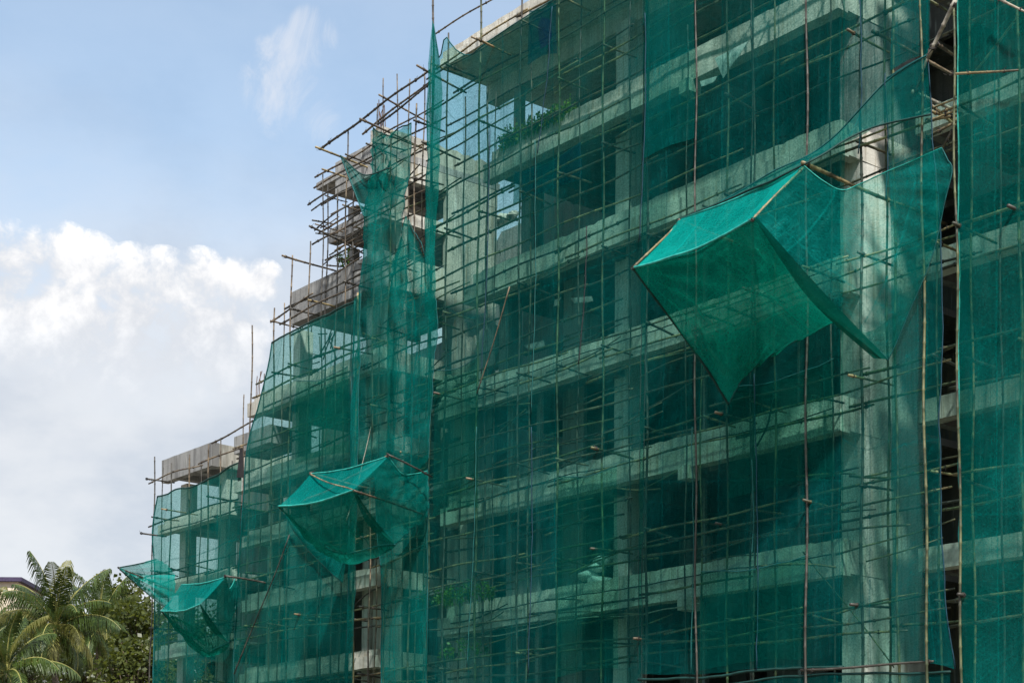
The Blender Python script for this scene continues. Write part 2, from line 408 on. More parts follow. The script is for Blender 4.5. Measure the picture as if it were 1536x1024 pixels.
XR = -24.28
LV = [4.42, 7.72, 11.02, 14.27, 17.50, 20.95]
XL = [-39.7, -39.64, -39.57, -39.75, -38.50, -37.66]
main = empty('unfinished_building', (-32, 33, 0), 'bare concrete frame under the tallest flat roof, behind the largest green nets', 'building', 'concrete frames of the building site')
for k, (zb, xl) in enumerate(zip(LV, XL)):
    beam(main, xl, XR, 29.2, zb, zb+.86, CONC, seed=k)
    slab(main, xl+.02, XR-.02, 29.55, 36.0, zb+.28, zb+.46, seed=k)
    # side beam along the right end, and cross beams under the slab
    b = MB(); b.rough(XR-.32, XR-.01, 29.56, 32.2, zb+.06, zb+.84, .014, 0, .4, k); b.build('side_beam', CONC, main)
    for xb in (-28.6, -32.47, -36.2):
        if xb > xl+.3:
            b = MB(); b.rough(xb-.16, xb+.16, 29.56, 35.9, zb-.12, zb+.275, .008, 0, 1, k); b.build('cross_beam', CONC_IN, main)
    # beam stubs poking out under the edge beam
    if k in (1, 2, 5):
        b = MB(); b.rough(-29.35, -29.0, 29.05, 29.5, zb-.32, zb+.02 if k else zb, .02, 0, .2, k); b.build('beam_stub', CONC, main)
zs = [0]+[z+.87 for z in LV]
tops = LV+[24.40]
for k in range(7):
    z0, z1 = zs[k], tops[k]
    if k: z0 -= .4
    z1 -= .002
    if k < 6 or True:
        z1c = z1+.27 if k < 6 else 24.1
        col(main, -32.74, -32.2, 29.98, 30.6, z0, z1c, seed=k)
        col(main, XR-.62, XR-.02, 29.98, 32.28, z0, z1c, CONC_C if k < 5 else CONC_D, k, 'shear_wall')
        col(main, -32.74, -32.2, 34.6, 35.2, z0, z1c, CONC_IN, k)
        if k < 4: col(main, -39.9, -39.35, 30.2, 30.8, z0, z1c, CONC, k)
        if k == 4: col(main, -38.2, -37.75, 30.3, 30.8, z0, z1c, CONC_D, k)
        if k == 6: col(main, -37.62, -37.36, 30.32, 30.55, z0, 24.1, CONC_D, k)
        if k == 5: col(main, -37.2, -36.75, 30.3, 30.8, z0, z1c, CONC_D, k)
# roof: thick flat slab oversailing the facade
b = MB(); b.rough(-38.95, -22.6, 28.55, 36.2, 24.66, 24.95, .01, 0, .6, 3); b.build('roof_slab', CONC, main)
b = MB(); b.rough(-38.9, -22.6, 30.3, 30.7, 24.10, 24.655, .012, 0, .5, 4); b.build('roof_beam', CONC, main)
b = MB(); b.rough(-38.9, -22.6, 28.6, 28.75, 24.952, 25.16, .01, .08, .3, 5); b.build('roof_kerb', CONC, main)
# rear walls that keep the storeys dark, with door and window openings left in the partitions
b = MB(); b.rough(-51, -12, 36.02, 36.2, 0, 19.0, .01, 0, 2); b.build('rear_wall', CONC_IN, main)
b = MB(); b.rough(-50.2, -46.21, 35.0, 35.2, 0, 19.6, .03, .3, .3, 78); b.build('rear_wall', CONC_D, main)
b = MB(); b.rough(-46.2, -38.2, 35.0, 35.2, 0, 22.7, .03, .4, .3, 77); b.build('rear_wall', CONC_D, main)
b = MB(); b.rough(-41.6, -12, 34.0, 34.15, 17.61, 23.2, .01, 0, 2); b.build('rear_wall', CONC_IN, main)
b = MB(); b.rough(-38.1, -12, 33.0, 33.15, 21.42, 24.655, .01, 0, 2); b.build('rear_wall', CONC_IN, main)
rp = random.Random(3)
for k in range(0, 5):
    zf = zs[k]-.4 if k else 0; zc = LV[k]+.27
    for (xa, xb, yy) in ((-37.6, -36.2, 32.6), (-35.2, -34.6, 32.6), (-40.2, -38.9, 33.4), (-34.2, -33.0, 33.8), (-31.4, -29.6, 34.8)):
        if xa < XL[k]+.3: continue
        b = MB(); b.rough(xa+rp.uniform(-.2, .2), xb+rp.uniform(-.2, .2), yy, yy+.12, zf+.01, zc-.01-(rp.choice((0, 0, .9))), .008, 0, .6, k); b.build('partition', CONC_D, main)
    for (xa, xb) in ((-37.4, -33.4),):
        b = MB(); b.rough(xa, xb+rp.uniform(-1, .5), 31.5, 31.62, zf+.01, zf+.9, .012, .12, .3, k); b.build('dwarf_wall', CONC_D, main)
for k in range(1, 5):
    zf = zs[k]-.4; zc = LV[k]+.27
    for (xa, xb, y, h) in ((-39.25, -38.15, 30.0, 0), (-37.45, -37.2, 30.05, 0), (-37.2, -36.1, 30.05, 1.15), (-35.6, -34.7, 30.6, 0), (-36.1, -35.95, 30.05, 0)):
        if xa < XL[k]+.1 or (k == 4 and xa < -36): continue
        b = MB(); b.rough(xa, xb, y, y+.12, zf+.012, (zc-.012 if not h else zf+h), .01, .0 if not h else .06, .3, k); b.build('infill_wall', CONC_D, main)
    for (xa, h) in ((-30.6, 0), (-27.3, 0)):
        col(main, xa, xa+.09, 31.2, 31.29, zf+.012, zc-.012, CONC_D, k, 'prop')
# stair core between the two blocks: smooth pour below, broken wall above
for (z0, z1, xa, xb, yy) in ((0, 7.5, -41.6, -39.95, 31.0), (7.5, 11.2, -41.6, -39.95, 31.0), (11.4, 14.2, -41.6, -39.95, 31.0), (14.3, 16.3, -41.5, -39.6, 31.0)):
    b = MB(); b.rough(xa, xb, yy, yy+.22, z0, z1-.02, .02, .25, .3, int(z0)); b.build('core_wall', CONC_W, main)
b = MB(); b.rough(-41.9, -41.3, 31.3, 31.7, 16.3, 18.3, .06, .5, .12, 21); b.build('broken_wall', CONC_W, main)
b = MB(); b.rough(-41.2, -39.7, 31.3, 31.6, 16.3, 17.6, .07, .7, .12, 22); b.build('broken_wall', CONC_W, main)
for z in (9.3, 12.6, 15.0):
    b = MB(); b.rough(-42.7, -39.7, 30.4, 33.5, z, z+.2, .02, 0, .5, int(z)); b.build('landing', CONC_D, main)

# left wing
wing = empty('unfinished_building', (-46.5, 31.5, 0), 'narrower concrete frame with stepped terraces, left of the taller netted block', 'building', 'concrete frames of the building site')
XW = -42.9
for k, (z0, z1, xl) in enumerate(((4.9, 5.5, -51.5), (7.05, 7.65, -51.5), (9.63, 10.25, -51.4), (11.95, 12.55, -51.4), (14.0, 14.6, -52.0), (16.6, 17.3, -51.2), (19.26, 20.4, -48.34), (21.45, 21.92, -46.0))):
    beam(wing, xl, XW, 29.2, z0, z1, CONC if k < 6 else CONC_D, seed=k+30, lip=.22 if k < 6 else 0)
    slab(wing, xl+.02, XW-.02, 29.56, 33.6, z0+.15, z0+.33, CONC_D, seed=k)
    b = MB(); b.rough(XW-.25, XW-.01, 29.56, 33.7, z0+.02, z1-.05, .014, 0, .4, k); b.build('side_beam', CONC, wing)
    for xb in (-49.2, -46.8):
        if xb > xl+.2:
            b = MB(); b.rough(xb-.12, xb+.12, 29.56, 33.5, z0-.1, z0+.145, .01, 0, .8, k); b.build('cross_beam', CONC_D, wing)
b = MB(); b.rough(-52.1, -49.6, 29.2, 30.6, 15.42, 16.05, .012, 0, .4, 44); b.build('half_landing', CONC_D, wing)
# its roof
b = MB(); b.rough(-46.85, XW-.01, 29.2, 34.0, 23.55, 23.78, .01, 0, .4, 50); b.build('roof_slab', CONC_D, wing)
b = MB(); b.rough(-45.7, XW-.3, 29.23, 29.5, 23.05, 23.545, .014, 0, .4, 51); b.build('beam', CONC_D, wing)
b = MB(); b.rough(-45.7, XW-.3, 29.21, 29.4, 23.785, 24.12, .02, .12, .2, 53); b.build('upstand', CONC_D, wing)
b = MB(); b.rough(XW-.28, XW, 29.22, 33.9, 22.92, 23.52, .012, 0, .5, 52); b.build('side_beam', CONC_W, wing)
b = MB(); b.rough(XW-.22, XW-.03, 29.2, 33.95, 23.79, 24.45, .016, .14, .25, 54); b.build('parapet', CONC_W, wing)
b = MB(); b.rough(-43.6, XW-.24, 29.2, 29.4, 23.79, 24.5, .016, .10, .2, 55); b.build('parapet', CONC_W, wing)
b = MB(); b.rough(-45.4, -45.1, 29.56, 33.8, 23.2, 23.545, .01, 0, .6, 56); b.build('cross_beam', CONC_D, wing)
# rear side wall, streaked, lit from the right
b = MB(); b.rough(XW-.2, XW, 31.78, 33.88, 17.7, 22.915, .015, .3, .3, 57); b.build('side_wall', CONC_W, wing)
b = MB(); b.rough(XW-.2, XW, 31.78, 33.88, 0, 17.6, .012, 0, .6, 58); b.build('side_wall', CONC_W, wing)
zz = [0, 4.9, 7.05, 9.63, 11.95, 14.0, 16.6, 19.26, 21.45, 23.05]
for k in range(9):
    z0 = zz[k]+(.34 if k else 0); z1 = zz[k+1]+.148
    if k == 8: z1 = 23.04
    col(wing, -44.85, -44.5, 29.98, 30.85, z0, z1, CONC_C, k)
    if k < 7: col(wing, -49.42, -48.98, 29.98, 30.5, z0, z1, CONC_C, k)
    if k < 7: col(wing, -49.42, -48.98, 33.0, 33.5, z0, z1, CONC_D, k)
    if k == 8 or k == 7: col(wing, -46.4, -46.1, 30.2, 30.5, z0, z1, CONC_D, k)
    if k < 5: col(wing, -51.3, -50.95, 30.2, 30.6, z0, z1, CONC, k)
b = MB(); b.rough(-59.6, XW-.21, 33.62, 33.74, 0, 14.3, .01, 0, 1.5); b.build('rear_wall', CONC_IN, wing)
b = MB(); b.rough(-59.6, XW-.21, 33.62, 33.74, 14.33, 16.5, .02, .2, .4, 6); b.build('rear_wall', CONC_IN, wing)
b = MB(); b.rough(-53.5, XW-.21, 33.76, 33.86, 16.4, 17.5, .01, 0, 1.5); b.build('rear_wall', CONC_IN, wing)
b = MB(); b.rough(-44.3, XW-.21, 33.62, 33.74, 16.93, 23.5, .01, 0, 1.5); b.build('rear_wall', CONC_IN, wing)
b = MB(); b.rough(-44.4, XW-.05, 30.1, 30.25, 0, 22.9, .012, 0, .5, 59); b.build('infill_wall', CONC_W, wing)

# far wing, lowest roof
far = empty('unfinished_building', (-55.5, 31, 0), 'lowest concrete frame at the far end, with a bare grey ring beam on top', 'building', 'concrete frames of the building site')
XF = -53.74
for k, (z0, z1) in enumerate(((3.6, 4.2), (6.0, 6.55), (8.45, 9.0), (10.9, 11.45), (13.3, 13.85))):
    beam(far, -57.9, -52.3, 29.2, z0, z1, CONC, seed=k+70, lip=.18)
    slab(far, -57.88, -52.3, 29.56, 33.4, z0+.15, z0+.3, CONC_D, seed=k)
    b = MB(); b.rough(-55.3, -55.1, 29.56, 33.3, z0-.1, z0+.145, .01, 0, .8, k); b.build('cross_beam', CONC_D, far)
b = MB(); b.rough(-57.68, XF, 29.2, 29.5, 15.3, 16.18, .01, 0, .4, 80); b.build('ring_beam', CONC_D, far)  # front darker than the right side: its shade is put into the colour
b = MB(); b.rough(XF-.3, XF, 29.505, 33.0, 15.32, 16.16, .012, 0, .35, 81); b.build('ring_beam', CONC_W, far)
b = MB(); b.rough(-57.66, XF-.32, 29.51, 33.0, 15.5, 15.7, .01, 0, .6, 82); b.build('slab', CONC_D, far)
for xb in (-56.6, -55.2):
    b = MB(); b.rough(xb-.12, xb+.12, 29.51, 32.9, 15.3, 15.495, .01, 0, .6, 83); b.build('cross_beam', CONC_D, far)
zz = [0, 3.6, 6.0, 8.45, 10.9, 13.3, 15.3]
for k in range(6):
    z0 = zz[k]+(.31 if k else 0); z1 = zz[k+1]+.148 if k < 5 else 15.31
    col(far, -57.58, -57.1, 29.98, 30.45, z0, z1, CONC_C, k)
    col(far, -54.55, -54.0, 29.98, 30.45, z0, z1, CONC_C, k)
    col(far, -54.55, -54.0, 32.4, 32.8, z0, z1 if k < 5 else 15.49, CONC_D, k)
b = MB(); b.rough(-57.9, -51.4, 33.42, 33.55, 0, 11.2, .01, 0, 1.5); b.build('rear_wall', CONC_IN, far)

# right block
rblk = empty('unfinished_building', (-17, 33, 0), 'concrete frame cut off by the picture, beyond the black slot in the nets', 'building', 'concrete frames of the building site')
for k, zb in enumerate((4.3, 7.58, 10.84, 14.10, 17.33, 20.6, 23.9, 27.1)):
    b = MB(); b.rough(-22.3, -11, 29.42, 29.8, zb, zb+.50, .012, 0, .4, k+90); b.build('beam', CONC if k != 2 else CONC_W, rblk)
    slab(rblk, -22.2, -11, 29.82, 35.9, zb+.3, zb+.45, CONC_IN, seed=k)
    b = MB(); b.rough(-22.25, -22.0, 29.82, 33.0, zb+.02, zb+.29, .012, 0, .4, k); b.build('side_beam', CONC_IN, rblk)
zz = [0, 4.3, 7.58, 10.84, 14.10, 17.33, 20.6]
for k in range(6):
    col(rblk, -14.2, -13.6, 29.98, 30.6, zz[k]+(.46 if k else 0), zz[k+1]+.29, CONC_C, k)
    col(rblk, -18.6, -18.0, 34.2, 34.8, zz[k]+(.46 if k else 0), zz[k+1]+.29, CONC_IN, k)
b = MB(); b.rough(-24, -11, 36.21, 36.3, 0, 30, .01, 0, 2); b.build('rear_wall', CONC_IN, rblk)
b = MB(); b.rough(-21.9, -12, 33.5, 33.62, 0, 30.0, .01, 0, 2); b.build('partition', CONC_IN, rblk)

# ------------------------------------------------------------------ scaffold canes
ORD = ['first', 'second', 'third', 'fourth', 'fifth', 'sixth', 'seventh', 'eighth', 'ninth', 'tenth', 'eleventh', 'twelfth', 'thirteenth', 'fourteenth', 'fifteenth', 'sixteenth', 'seventeenth', 'eighteenth', 'nineteenth', 'twentieth']
TONEW = {'straw': 'straw-coloured', 'brown': 'brown', 'dark': 'dark', 'greenish': 'greenish', 'pale': 'pale bleached'}
BLK = {'main': 'tall block', 'wing': 'stepped wing', 'far': 'far wing', 'right': 'right-hand block'}
LIFT = {'main': [6.45, 9.0, 11.55, 14.15, 16.75, 19.3, 21.9, 24.2],
        'wing': [6.4, 8.5, 10.6, 12.7, 14.8, 16.9, 19.0, 21.1, 23.0, 24.9],
        'far': [6.9, 9.1, 11.4, 13.4, 15.0],
        'right': [6.4, 8.95, 11.5, 14.1, 16.7, 19.25]}
YO, YI = 28.13, 28.95

seedn = [0]
# one knot of twine, shared by all lashings
kb = MB()
for i in range(3):
    kb.tube([Vector((math.cos(t)*.062, (i-1)*.028+.01*math.sin(3*t), math.sin(t)*.062)) for t in [2*math.pi*q/8+i for q in range(9)]], .016, 5)
kb.tube([(.05, 0, -.04), (.07, .02, -.12), (.06, .03, -.2)], .008, 4)
KNOT = bpy.data.meshes.new('lashing'); KNOT.from_pydata(kb.v, [], kb.f); KNOT.materials.append(TIE)
def lash(parent, p, s=1.0):
    o = bpy.data.objects.new('lashing', KNOT); COL.objects.link(o); o.parent = parent
    o.location = Vector(p)-parent.location; o.rotation_euler = (R.uniform(-.4, .4), R.uniform(0, 6), R.uniform(-.6, .6)); o.scale = (s*.75,)*3

def cane(name, a, b, r, tone, label, cat, group, bend=.006, ties=()):
    seedn[0] += 1
    pts, rad = culm(a, b, r, .22, bend, seedn[0])
    mb = MB(); mb.tube(pts, rad, 6)
    o = mb.build(name, BAM[tone], None, Vector(a), True)
    tag(o, label, cat, group)
    for t in ties: lash(o, pts[min(len(pts)-1, max(0, int(t*(len(pts)-1))))], r/.04)
    return o

# uprights: (picture column, top row, row of the scaffold, tone, radius)
UPR = {
 'main': [(645, -12, YO, 'brown', .055), (668, 52, YO, 'dark', .045), (693, 148, YI, 'dark', .04), (718, -6, YO, 'greenish', .05), (728, 128, YI, 'dark', .052),
          (741, 140, YI, 'dark', .03), (780, -60, YO, 'dark', .045), (793, -30, YI, 'brown', .04), (838, -80, YO, 'greenish', .045), (868, -90, YI, 'dark', .035), (905, -100, YO, 'greenish', .042),
          (945, -100, YI, 'dark', .035), (970, -120, YO, 'dark', .05), (1028, 40, YI, 'dark', .034), (1046, -130, YO-.26, 'dark', .036), (1053, 460, YI, 'greenish', .036),
          (1090, -150, YO, 'greenish', .042), (1125, 0, YI, 'dark', .04), (1130, -150, YO, 'dark', .038), (1162, -150, YI, 'greenish', .038), (1208, -170, YO-.26, 'dark', .042),
          (1250, -170, YI, 'dark', .034), (1290, -190, YO, 'dark', .05), (1331, -60, YI, 'greenish', .042), (1343, -190, YI-.2, 'straw', .045), (1388, -200, YO-.26, 'greenish', .046), (1407, 250, YI, 'greenish', .04)],
 'wing': [(350, 690, YO, 'dark', .05), (369, 590, YI, 'brown', .035), (378, 488, YO, 'brown', .045), (396, 560, YI, 'dark', .035), (412, 462, YO, 'brown', .045), (425, 455, YI, 'brown', .035), (437, 383, YO, 'brown', .045),
          (464, 362, YO, 'brown', .042), (482, 262, YO, 'dark', .036), (488, 280, YI, 'dark', .04), (504, 285, YI, 'dark', .042), (517, 196, YO, 'brown', .040), (527, 290, YI, 'dark', .045),
          (537, 440, YO-.26, 'straw', .055), (561, 158, YO, 'brown', .036), (569, 122, YI, 'brown', .034), (582, 200, YO, 'straw', .045), (592, 114, YI, 'brown', .034), (609, 122, YI, 'brown', .034), (619, 158, YO, 'brown', .045), (630, 112, YI, 'brown', .036), (641, 88, YI, 'brown', .034)],
 'far': [(237, 683, YO, 'dark', .045), (248, 700, YI, 'dark', .035), (263, 692, YO, 'dark', .045), (289, 680, YO, 'brown', .045), (306, 690, YI, 'dark', .035), (318, 665, YO, 'brown', .05), (335, 655, YO, 'brown', .04)],
 'right': [(1437, -220, YO-.24, 'greenish', .042), (1459, -230, YI, 'straw', .042), (1531, -260, YO, 'greenish', .05), (1500, -260, YI, 'dark', .038), (1570, -260, YI, 'dark', .04), (1620, -260, YO, 'dark', .045)]}
POLX = {}
for sec, L in UPR.items():
    rows = {}
    for (px, yt, Y, tone, r) in sorted(L):
        p = atY(px, 512, Y); zt = max(6.2, atY(px, yt, Y).z)
        rn = 'outer' if Y < 28.5 else 'inner'
        i = rows.setdefault(rn, 0); rows[rn] += 1
        lean = R.uniform(-.08, .08)
        extra = ', topping the roof' if (sec, px) in (('main', 645), ('wing', 592), ('wing', 569)) else ''
        lab = f"{TONEW[tone]} upright, {ORD[i]} from left in the {rn} row at the {BLK[sec]}" + extra
        cane('bamboo_pole', (p.x-lean*.5, Y, 0), (p.x+lean, Y, zt), r*.70, tone, lab, 'bamboo pole', 'upright bamboo poles of the scaffold', .0012)
        POLX.setdefault((sec, rn), []).append(p.x)

def where(sec, z):
    i = min(range(len(LIFT[sec])), key=lambda k: abs(LIFT[sec][k]-z))
    return i
def rail_row(sec, rowname, Y, z, x0, x1, lift, tag2, r=.034, tones=('straw', 'brown', 'greenish', 'dark')):
    x = x0 - R.uniform(.1, .6); i = 0
    while x < x1-.6:
        L = R.uniform(3.9, 6.8)
        xe = min(x+L, x1+R.uniform(.1, .5))
        if x1-xe < 1.2: xe = x1+R.uniform(.1, .5)
        tone = R.choice(tones)
        dz0, dz1 = R.uniform(-.10, .10), R.uniform(-.10, .10)
        y = Y+R.uniform(-.05, .05)
        lab = f"{TONEW[tone]} {tag2}, {ORD[i]} from left in the {ORD[lift]} lift of the {BLK[sec]}"
        cane('bamboo_rail', (x, y, z+dz0), (xe, y, z+dz1), r*R.uniform(.8, 1.12), tone, lab, 'bamboo rail', 'level bamboo rails of the scaffold', .013, (R.uniform(.05, .12), .5, R.uniform(.88, .95)))
        x = xe-R.uniform(.25, .7); i += 1
        if xe >= x1: break
for k, z in enumerate(LIFT['main']):
    x1 = -20.7 if k < 5 else -21.6
    rail_row('main', 'outer', YO+.07, z+.36, -38.6, x1, k, 'upper outer rail', tones=('straw', 'straw', 'brown', 'greenish'))
    rail_row('main', 'outer', YO+.07, z, -38.6, x1, k, 'lower outer rail', tones=('straw', 'greenish', 'brown'))
    rail_row('main', 'inner', YI+.07, z-.12, -38.7, x1, k, 'bottom inner rail', .034)
    rail_row('main', 'outer', YO+.07, z+1.3, -38.6, -30.6 if k % 2 else -26.5, k, 'midway outer rail', .032)
    if k < 7: rail_row('main', 'inner', YI+.07, z+1.15, -38.7, -31.5, k, 'midway inner rail', .032, ('dark', 'greenish'))
def wing_left(z):
    return -44.9 if z > 20.6 else -46.9 if z > 18.1 else -48.6 if z > 15.9 else -49.9
for k, z in enumerate(LIFT['wing']):
    t = ('dark', 'brown', 'brown') if z > 18 else ('straw', 'brown', 'greenish')
    if k < 9:
        rail_row('wing', 'outer', YO+.07, z+.3, wing_left(z+.3), -38.7, k, 'upper outer rail', .034, t)
        rail_row('wing', 'outer', YO+.07, z-.1, wing_left(z), -38.7, k, 'lower outer rail', .034, t)
        rail_row('wing', 'inner', YI+.07, z-.2, wing_left(z)-.9, -39.6, k, 'bottom inner rail', .032, ('dark', 'brown'))
for k, z in enumerate(LIFT['far']):
    rail_row('far', 'outer', YO+.07, z, -56.3, -50.1, k, 'outer rail', .034, ('dark', 'brown'))
    if k < 4: rail_row('far', 'inner', YI+.07, z-.15, -57, -51, k, 'inner rail', .03, ('dark',))
for k, z in enumerate(LIFT['right']):
    rail_row('right', 'outer', YO+.07, z+.3, -20.3, -16.5, k, 'upper outer rail', .036, ('greenish', 'straw'))
    rail_row('right', 'inner', YI+.07, z-.15, -21.0, -16.8, k, 'inner rail', .034, ('greenish', 'brown'))

# crosspieces from the outer row back to the concrete
cnt = {}
def cross(sec, x, z, y0, y1, lift, tone, drop=0.):
    i = cnt.setdefault((sec, lift), 0); cnt[(sec, lift)] += 1
    lab = f"{TONEW[tone]} crosspiece, {ORD[i]} from left in the {ORD[lift]} lift of the {BLK[sec]}"
    cane('bamboo_crosspiece', (x, y0, z), (x+R.uniform(-.05, .05), y1, z-drop), .034*R.uniform(.85, 1.15), tone, lab, 'bamboo crosspiece', 'bamboo crosspieces of the scaffold', .006, (.3,))
for sec in ('main', 'wing', 'far', 'right'):
    xs = sorted(POLX[(sec, 'outer')])
    for k, z in enumerate(LIFT[sec]):
        for x in xs:
            if sec == 'wing' and (x < wing_left(z) or k > 8): continue
            if sec == 'far' and k == 4: continue
            if R.random() < (.22 if sec != 'wing' else .35): continue
            if x < -60: continue
            long = R.random() < .4
            cross(sec, x+.06, z+.08+R.uniform(-.05, .3), (28.0 if R.random() < .8 else 27.7), (29.15 if not long else 29.15), k, R.choice(('dark', 'dark', 'brown', 'straw', 'greenish')), R.uniform(-.05, .12))

# single canes measured one by one: (a pixel, b pixel, plane, tone, radius, label)
def single(ax, ay, bx, by, Ya, Yb, tone, r, lab, name='bamboo_pole', cat='bamboo pole', bend=.004):
    cane(name, atY(ax, ay, Ya), atY(bx, by, Yb), r, tone, lab, cat, 'loose and projecting bamboo canes', bend, (.1, .9))
single(482, 224, 645, 104, YO, YO, 'dark', .042, 'long dark bamboo rail sloping up across the sky above the stepped wing roof', 'bamboo_rail', 'bamboo rail')
single(543, 201, 652, 116, YI, YI, 'brown', .038, 'shorter brown bamboo rail just under the long sloping one against the sky', 'bamboo_rail', 'bamboo rail')
single(566, 187, 652, 122, YO, YO, 'dark', .036, 'dark bamboo rail close above the netted parapet corner of the stepped wing', 'bamboo_rail', 'bamboo rail')
single(474, 220, 600, 271, 27.2, 30.6, 'straw', .036, 'straw-coloured crosspiece jutting left into the sky above the green flap', 'bamboo_crosspiece', 'bamboo crosspiece')
single(540, 178, 640, 226, 27.3, 29.9, 'brown', .034, 'brown crosspiece jutting left above the folded top of the tower net', 'bamboo_crosspiece', 'bamboo crosspiece')
single(625, 97, 700, 140, 27.4, 29.3, 'brown', .034, 'highest brown crosspiece, poking left of the tall corner upright', 'bamboo_crosspiece', 'bamboo crosspiece')
single(568, 143, 650, 186, 27.9, 29.9, 'brown', .03, 'thin brown crosspiece between the two sky rails', 'bamboo_crosspiece', 'bamboo crosspiece')
single(715, 58, 765, 84, 27.3, 28.6, 'straw', .034, 'short straw-coloured stub jutting out under the tall block roof edge', 'bamboo_crosspiece', 'bamboo crosspiece')
single(423, 382, 520, 412, 27.4, 30.0, 'brown', .036, 'brown crosspiece sticking out over the lone left upright of the stepped wing', 'bamboo_crosspiece', 'bamboo crosspiece')
single(463, 339, 545, 380, 27.3, 29.4, 'dark', .034, 'dark crosspiece sticking out below the small upper landing', 'bamboo_crosspiece', 'bamboo crosspiece')
single(462, 308, 540, 258, YO, YO, 'dark', .032, 'dark cane tipped up under the wing roof corner', 'bamboo_rail', 'bamboo rail')
single(405, 483, 470, 440, YO, YO, 'brown', .034, 'brown rail crossing the grey upstand with the net tied below', 'bamboo_rail', 'bamboo rail')
single(406, 482, 452, 492, 27.4, 28.8, 'brown', .03, 'short brown stub just above the tied corner of the wing net', 'bamboo_crosspiece', 'bamboo crosspiece')
single(220, 719, 262, 724, 27.4, 28.3, 'dark', .036, 'dark stub jutting left beside the bare ring beam', 'bamboo_crosspiece', 'bamboo crosspiece')
single(212, 799, 250, 803, 27.4, 28.3, 'dark', .036, 'dark stub jutting left of the far wing net', 'bamboo_crosspiece', 'bamboo crosspiece')
single(318, 664, 384, 630, YO, YO, 'brown', .034, 'thin brown rail from the ring beam up to the stepped wing net', 'bamboo_rail', 'bamboo rail')
single(765, 430, 716, 590, 27.5, 27.6, 'brown', .018, 'loose straw-coloured cane leaning in front of the tall block net')
single(1432, 0, 1393, 88, 27.4, 27.7, 'pale', .052, 'pale leaning pole holding up the top corner of the right net edge')
single(1396, 76, 1372, 140, 27.9, 27.9, 'brown', .03, 'short brown cane under the tied top corner of the right net edge')
single(1390, 180, 1440, 172, YO, YO, 'straw', .035, 'short straw-coloured rail bridging the black slot under the leaning pole', 'bamboo_rail', 'bamboo rail')
single(1392, 206, 1438, 182, YO, YO, 'straw', .035, 'second short rail bridging the black slot, tilted upward', 'bamboo_rail', 'bamboo rail')
single(1395, 158, 1442, 195, YO, YI, 'straw', .036, 'straw-coloured brace slanting down across the black slot', 'bamboo_crosspiece', 'bamboo crosspiece')
single(1404, 66, 1440, 92, YO, YI, 'brown', .036, 'brown brace slanting down near the top of the black slot', 'bamboo_crosspiece', 'bamboo crosspiece')
single(1307, 48, 1440, 116, YO-.2, 30.2, 'brown', .042, 'long brown crosspiece slanting to the black slot beside the big shear wall', 'bamboo_crosspiece', 'bamboo crosspiece')
single(1328, 20, 1372, 0, YO, YO, 'straw', .04, 'straw-coloured rail stub at the top of the picture left of the slot', 'bamboo_rail', 'bamboo rail')
single(1368, 137, 1444, 172, YO-.24, 29.0, 'pale', .042, 'pale brace end showing bright in front of the slot', 'bamboo_crosspiece', 'bamboo crosspiece')
single(1427, 196, 1412, 224, YO, YO, 'straw', .03, 'short straw-coloured strut tied beside the lower brace in the slot')
single(1433, 113, 1527, 104, 27.7, 27.7, 'straw', .026, 'pale cane lying level across the outside of the right-hand net', 'bamboo_rail', 'bamboo rail')
single(1500, 0, 1540, 18, 27.7, 27.7, 'pale', .028, 'pale cane at the top corner of the right-hand net', 'bamboo_rail', 'bamboo rail')
single(1525, 25, 1448, 128, 28.2, 28.3, 'straw', .028, 'thin slanting cane behind the right-hand net')
single(1200, 1005, 1400, 991, YO-.24, YO-.24, 'dark', .03, 'brown rail along the torn bottom hem of the right net sheet', 'bamboo_rail', 'bamboo rail')
single(351, 1010, 434, 802, 27.78, 27.78, 'dark', .022, 'thin dark net rope, shaped as a cane, slanting steeply across the stepped wing net')  # a hem rope of the net, built as a thin cane
single(1205, 826, 1340, 1000, YI, YI, 'greenish', .02, 'thin slack cane slanting down in front of the lowest beam')
rk = random.Random(31)
for i in range(96):
    px = rk.uniform(640, 960) if i < 44 else rk.uniform(430, 600) if i < 58 else rk.uniform(545, 640) if i < 84 else rk.uniform(1040, 1330); py = rk.uniform(500, 1010) if i < 44 else rk.uniform(640, 1000) if i < 58 else rk.uniform(225, 820) if i < 84 else rk.uniform(700, 990)
    Y = rk.choice((YO+.12, YI, YI+.2)); p = atY(px, py, Y)
    q = p+Vector((rk.uniform(1.2, 3.0), rk.uniform(-.1, .3), rk.uniform(-.35, .45)))
    cane('bamboo_rail', p, q, rk.uniform(.018, .03), rk.choice(('dark', 'brown', 'straw', 'greenish')), 'thin crooked cane laid between the rails behind the net', 'bamboo rail', 'thin crooked canes between the rails', .03)
# cluster of short extra canes in the bare scaffold beside the wing roof
rc = random.Random(11)
for i in range(34):
    px = rc.uniform(462, 545); py = rc.uniform(290, 420)
    Y = rc.choice((YO, YI)); p = atY(px, py, Y)
    if rc.random() < .6:
        q = p+Vector((rc.uniform(1., 2.2), 0, rc.uniform(-.12, .2)))
    else:
        q = p+Vector((0, rc.uniform(.8, 1.6), rc.uniform(-.1, .2))); 
    cane('bamboo_rail', p, q, rc.uniform(.022, .032), rc.choice(('dark', 'brown')), 'thin crooked cane among the bare poles left of the tower net', 'bamboo rail', 'thin crooked canes in the bare scaffold', .03)
for i in range(14):
    px = rc.uniform(436, 522); py = rc.uniform(500, 545)
    p = atY(px, py, 31.5); q = p+Vector((rc.uniform(-.6, .9), 0, rc.uniform(-.2, .9)))
    cane('prop', p, q, rc.uniform(.02, .03), 'dark', 'thin dark prop standing in the open storey under the grey upstand', 'prop', 'dark props in the open wing storey', .03)

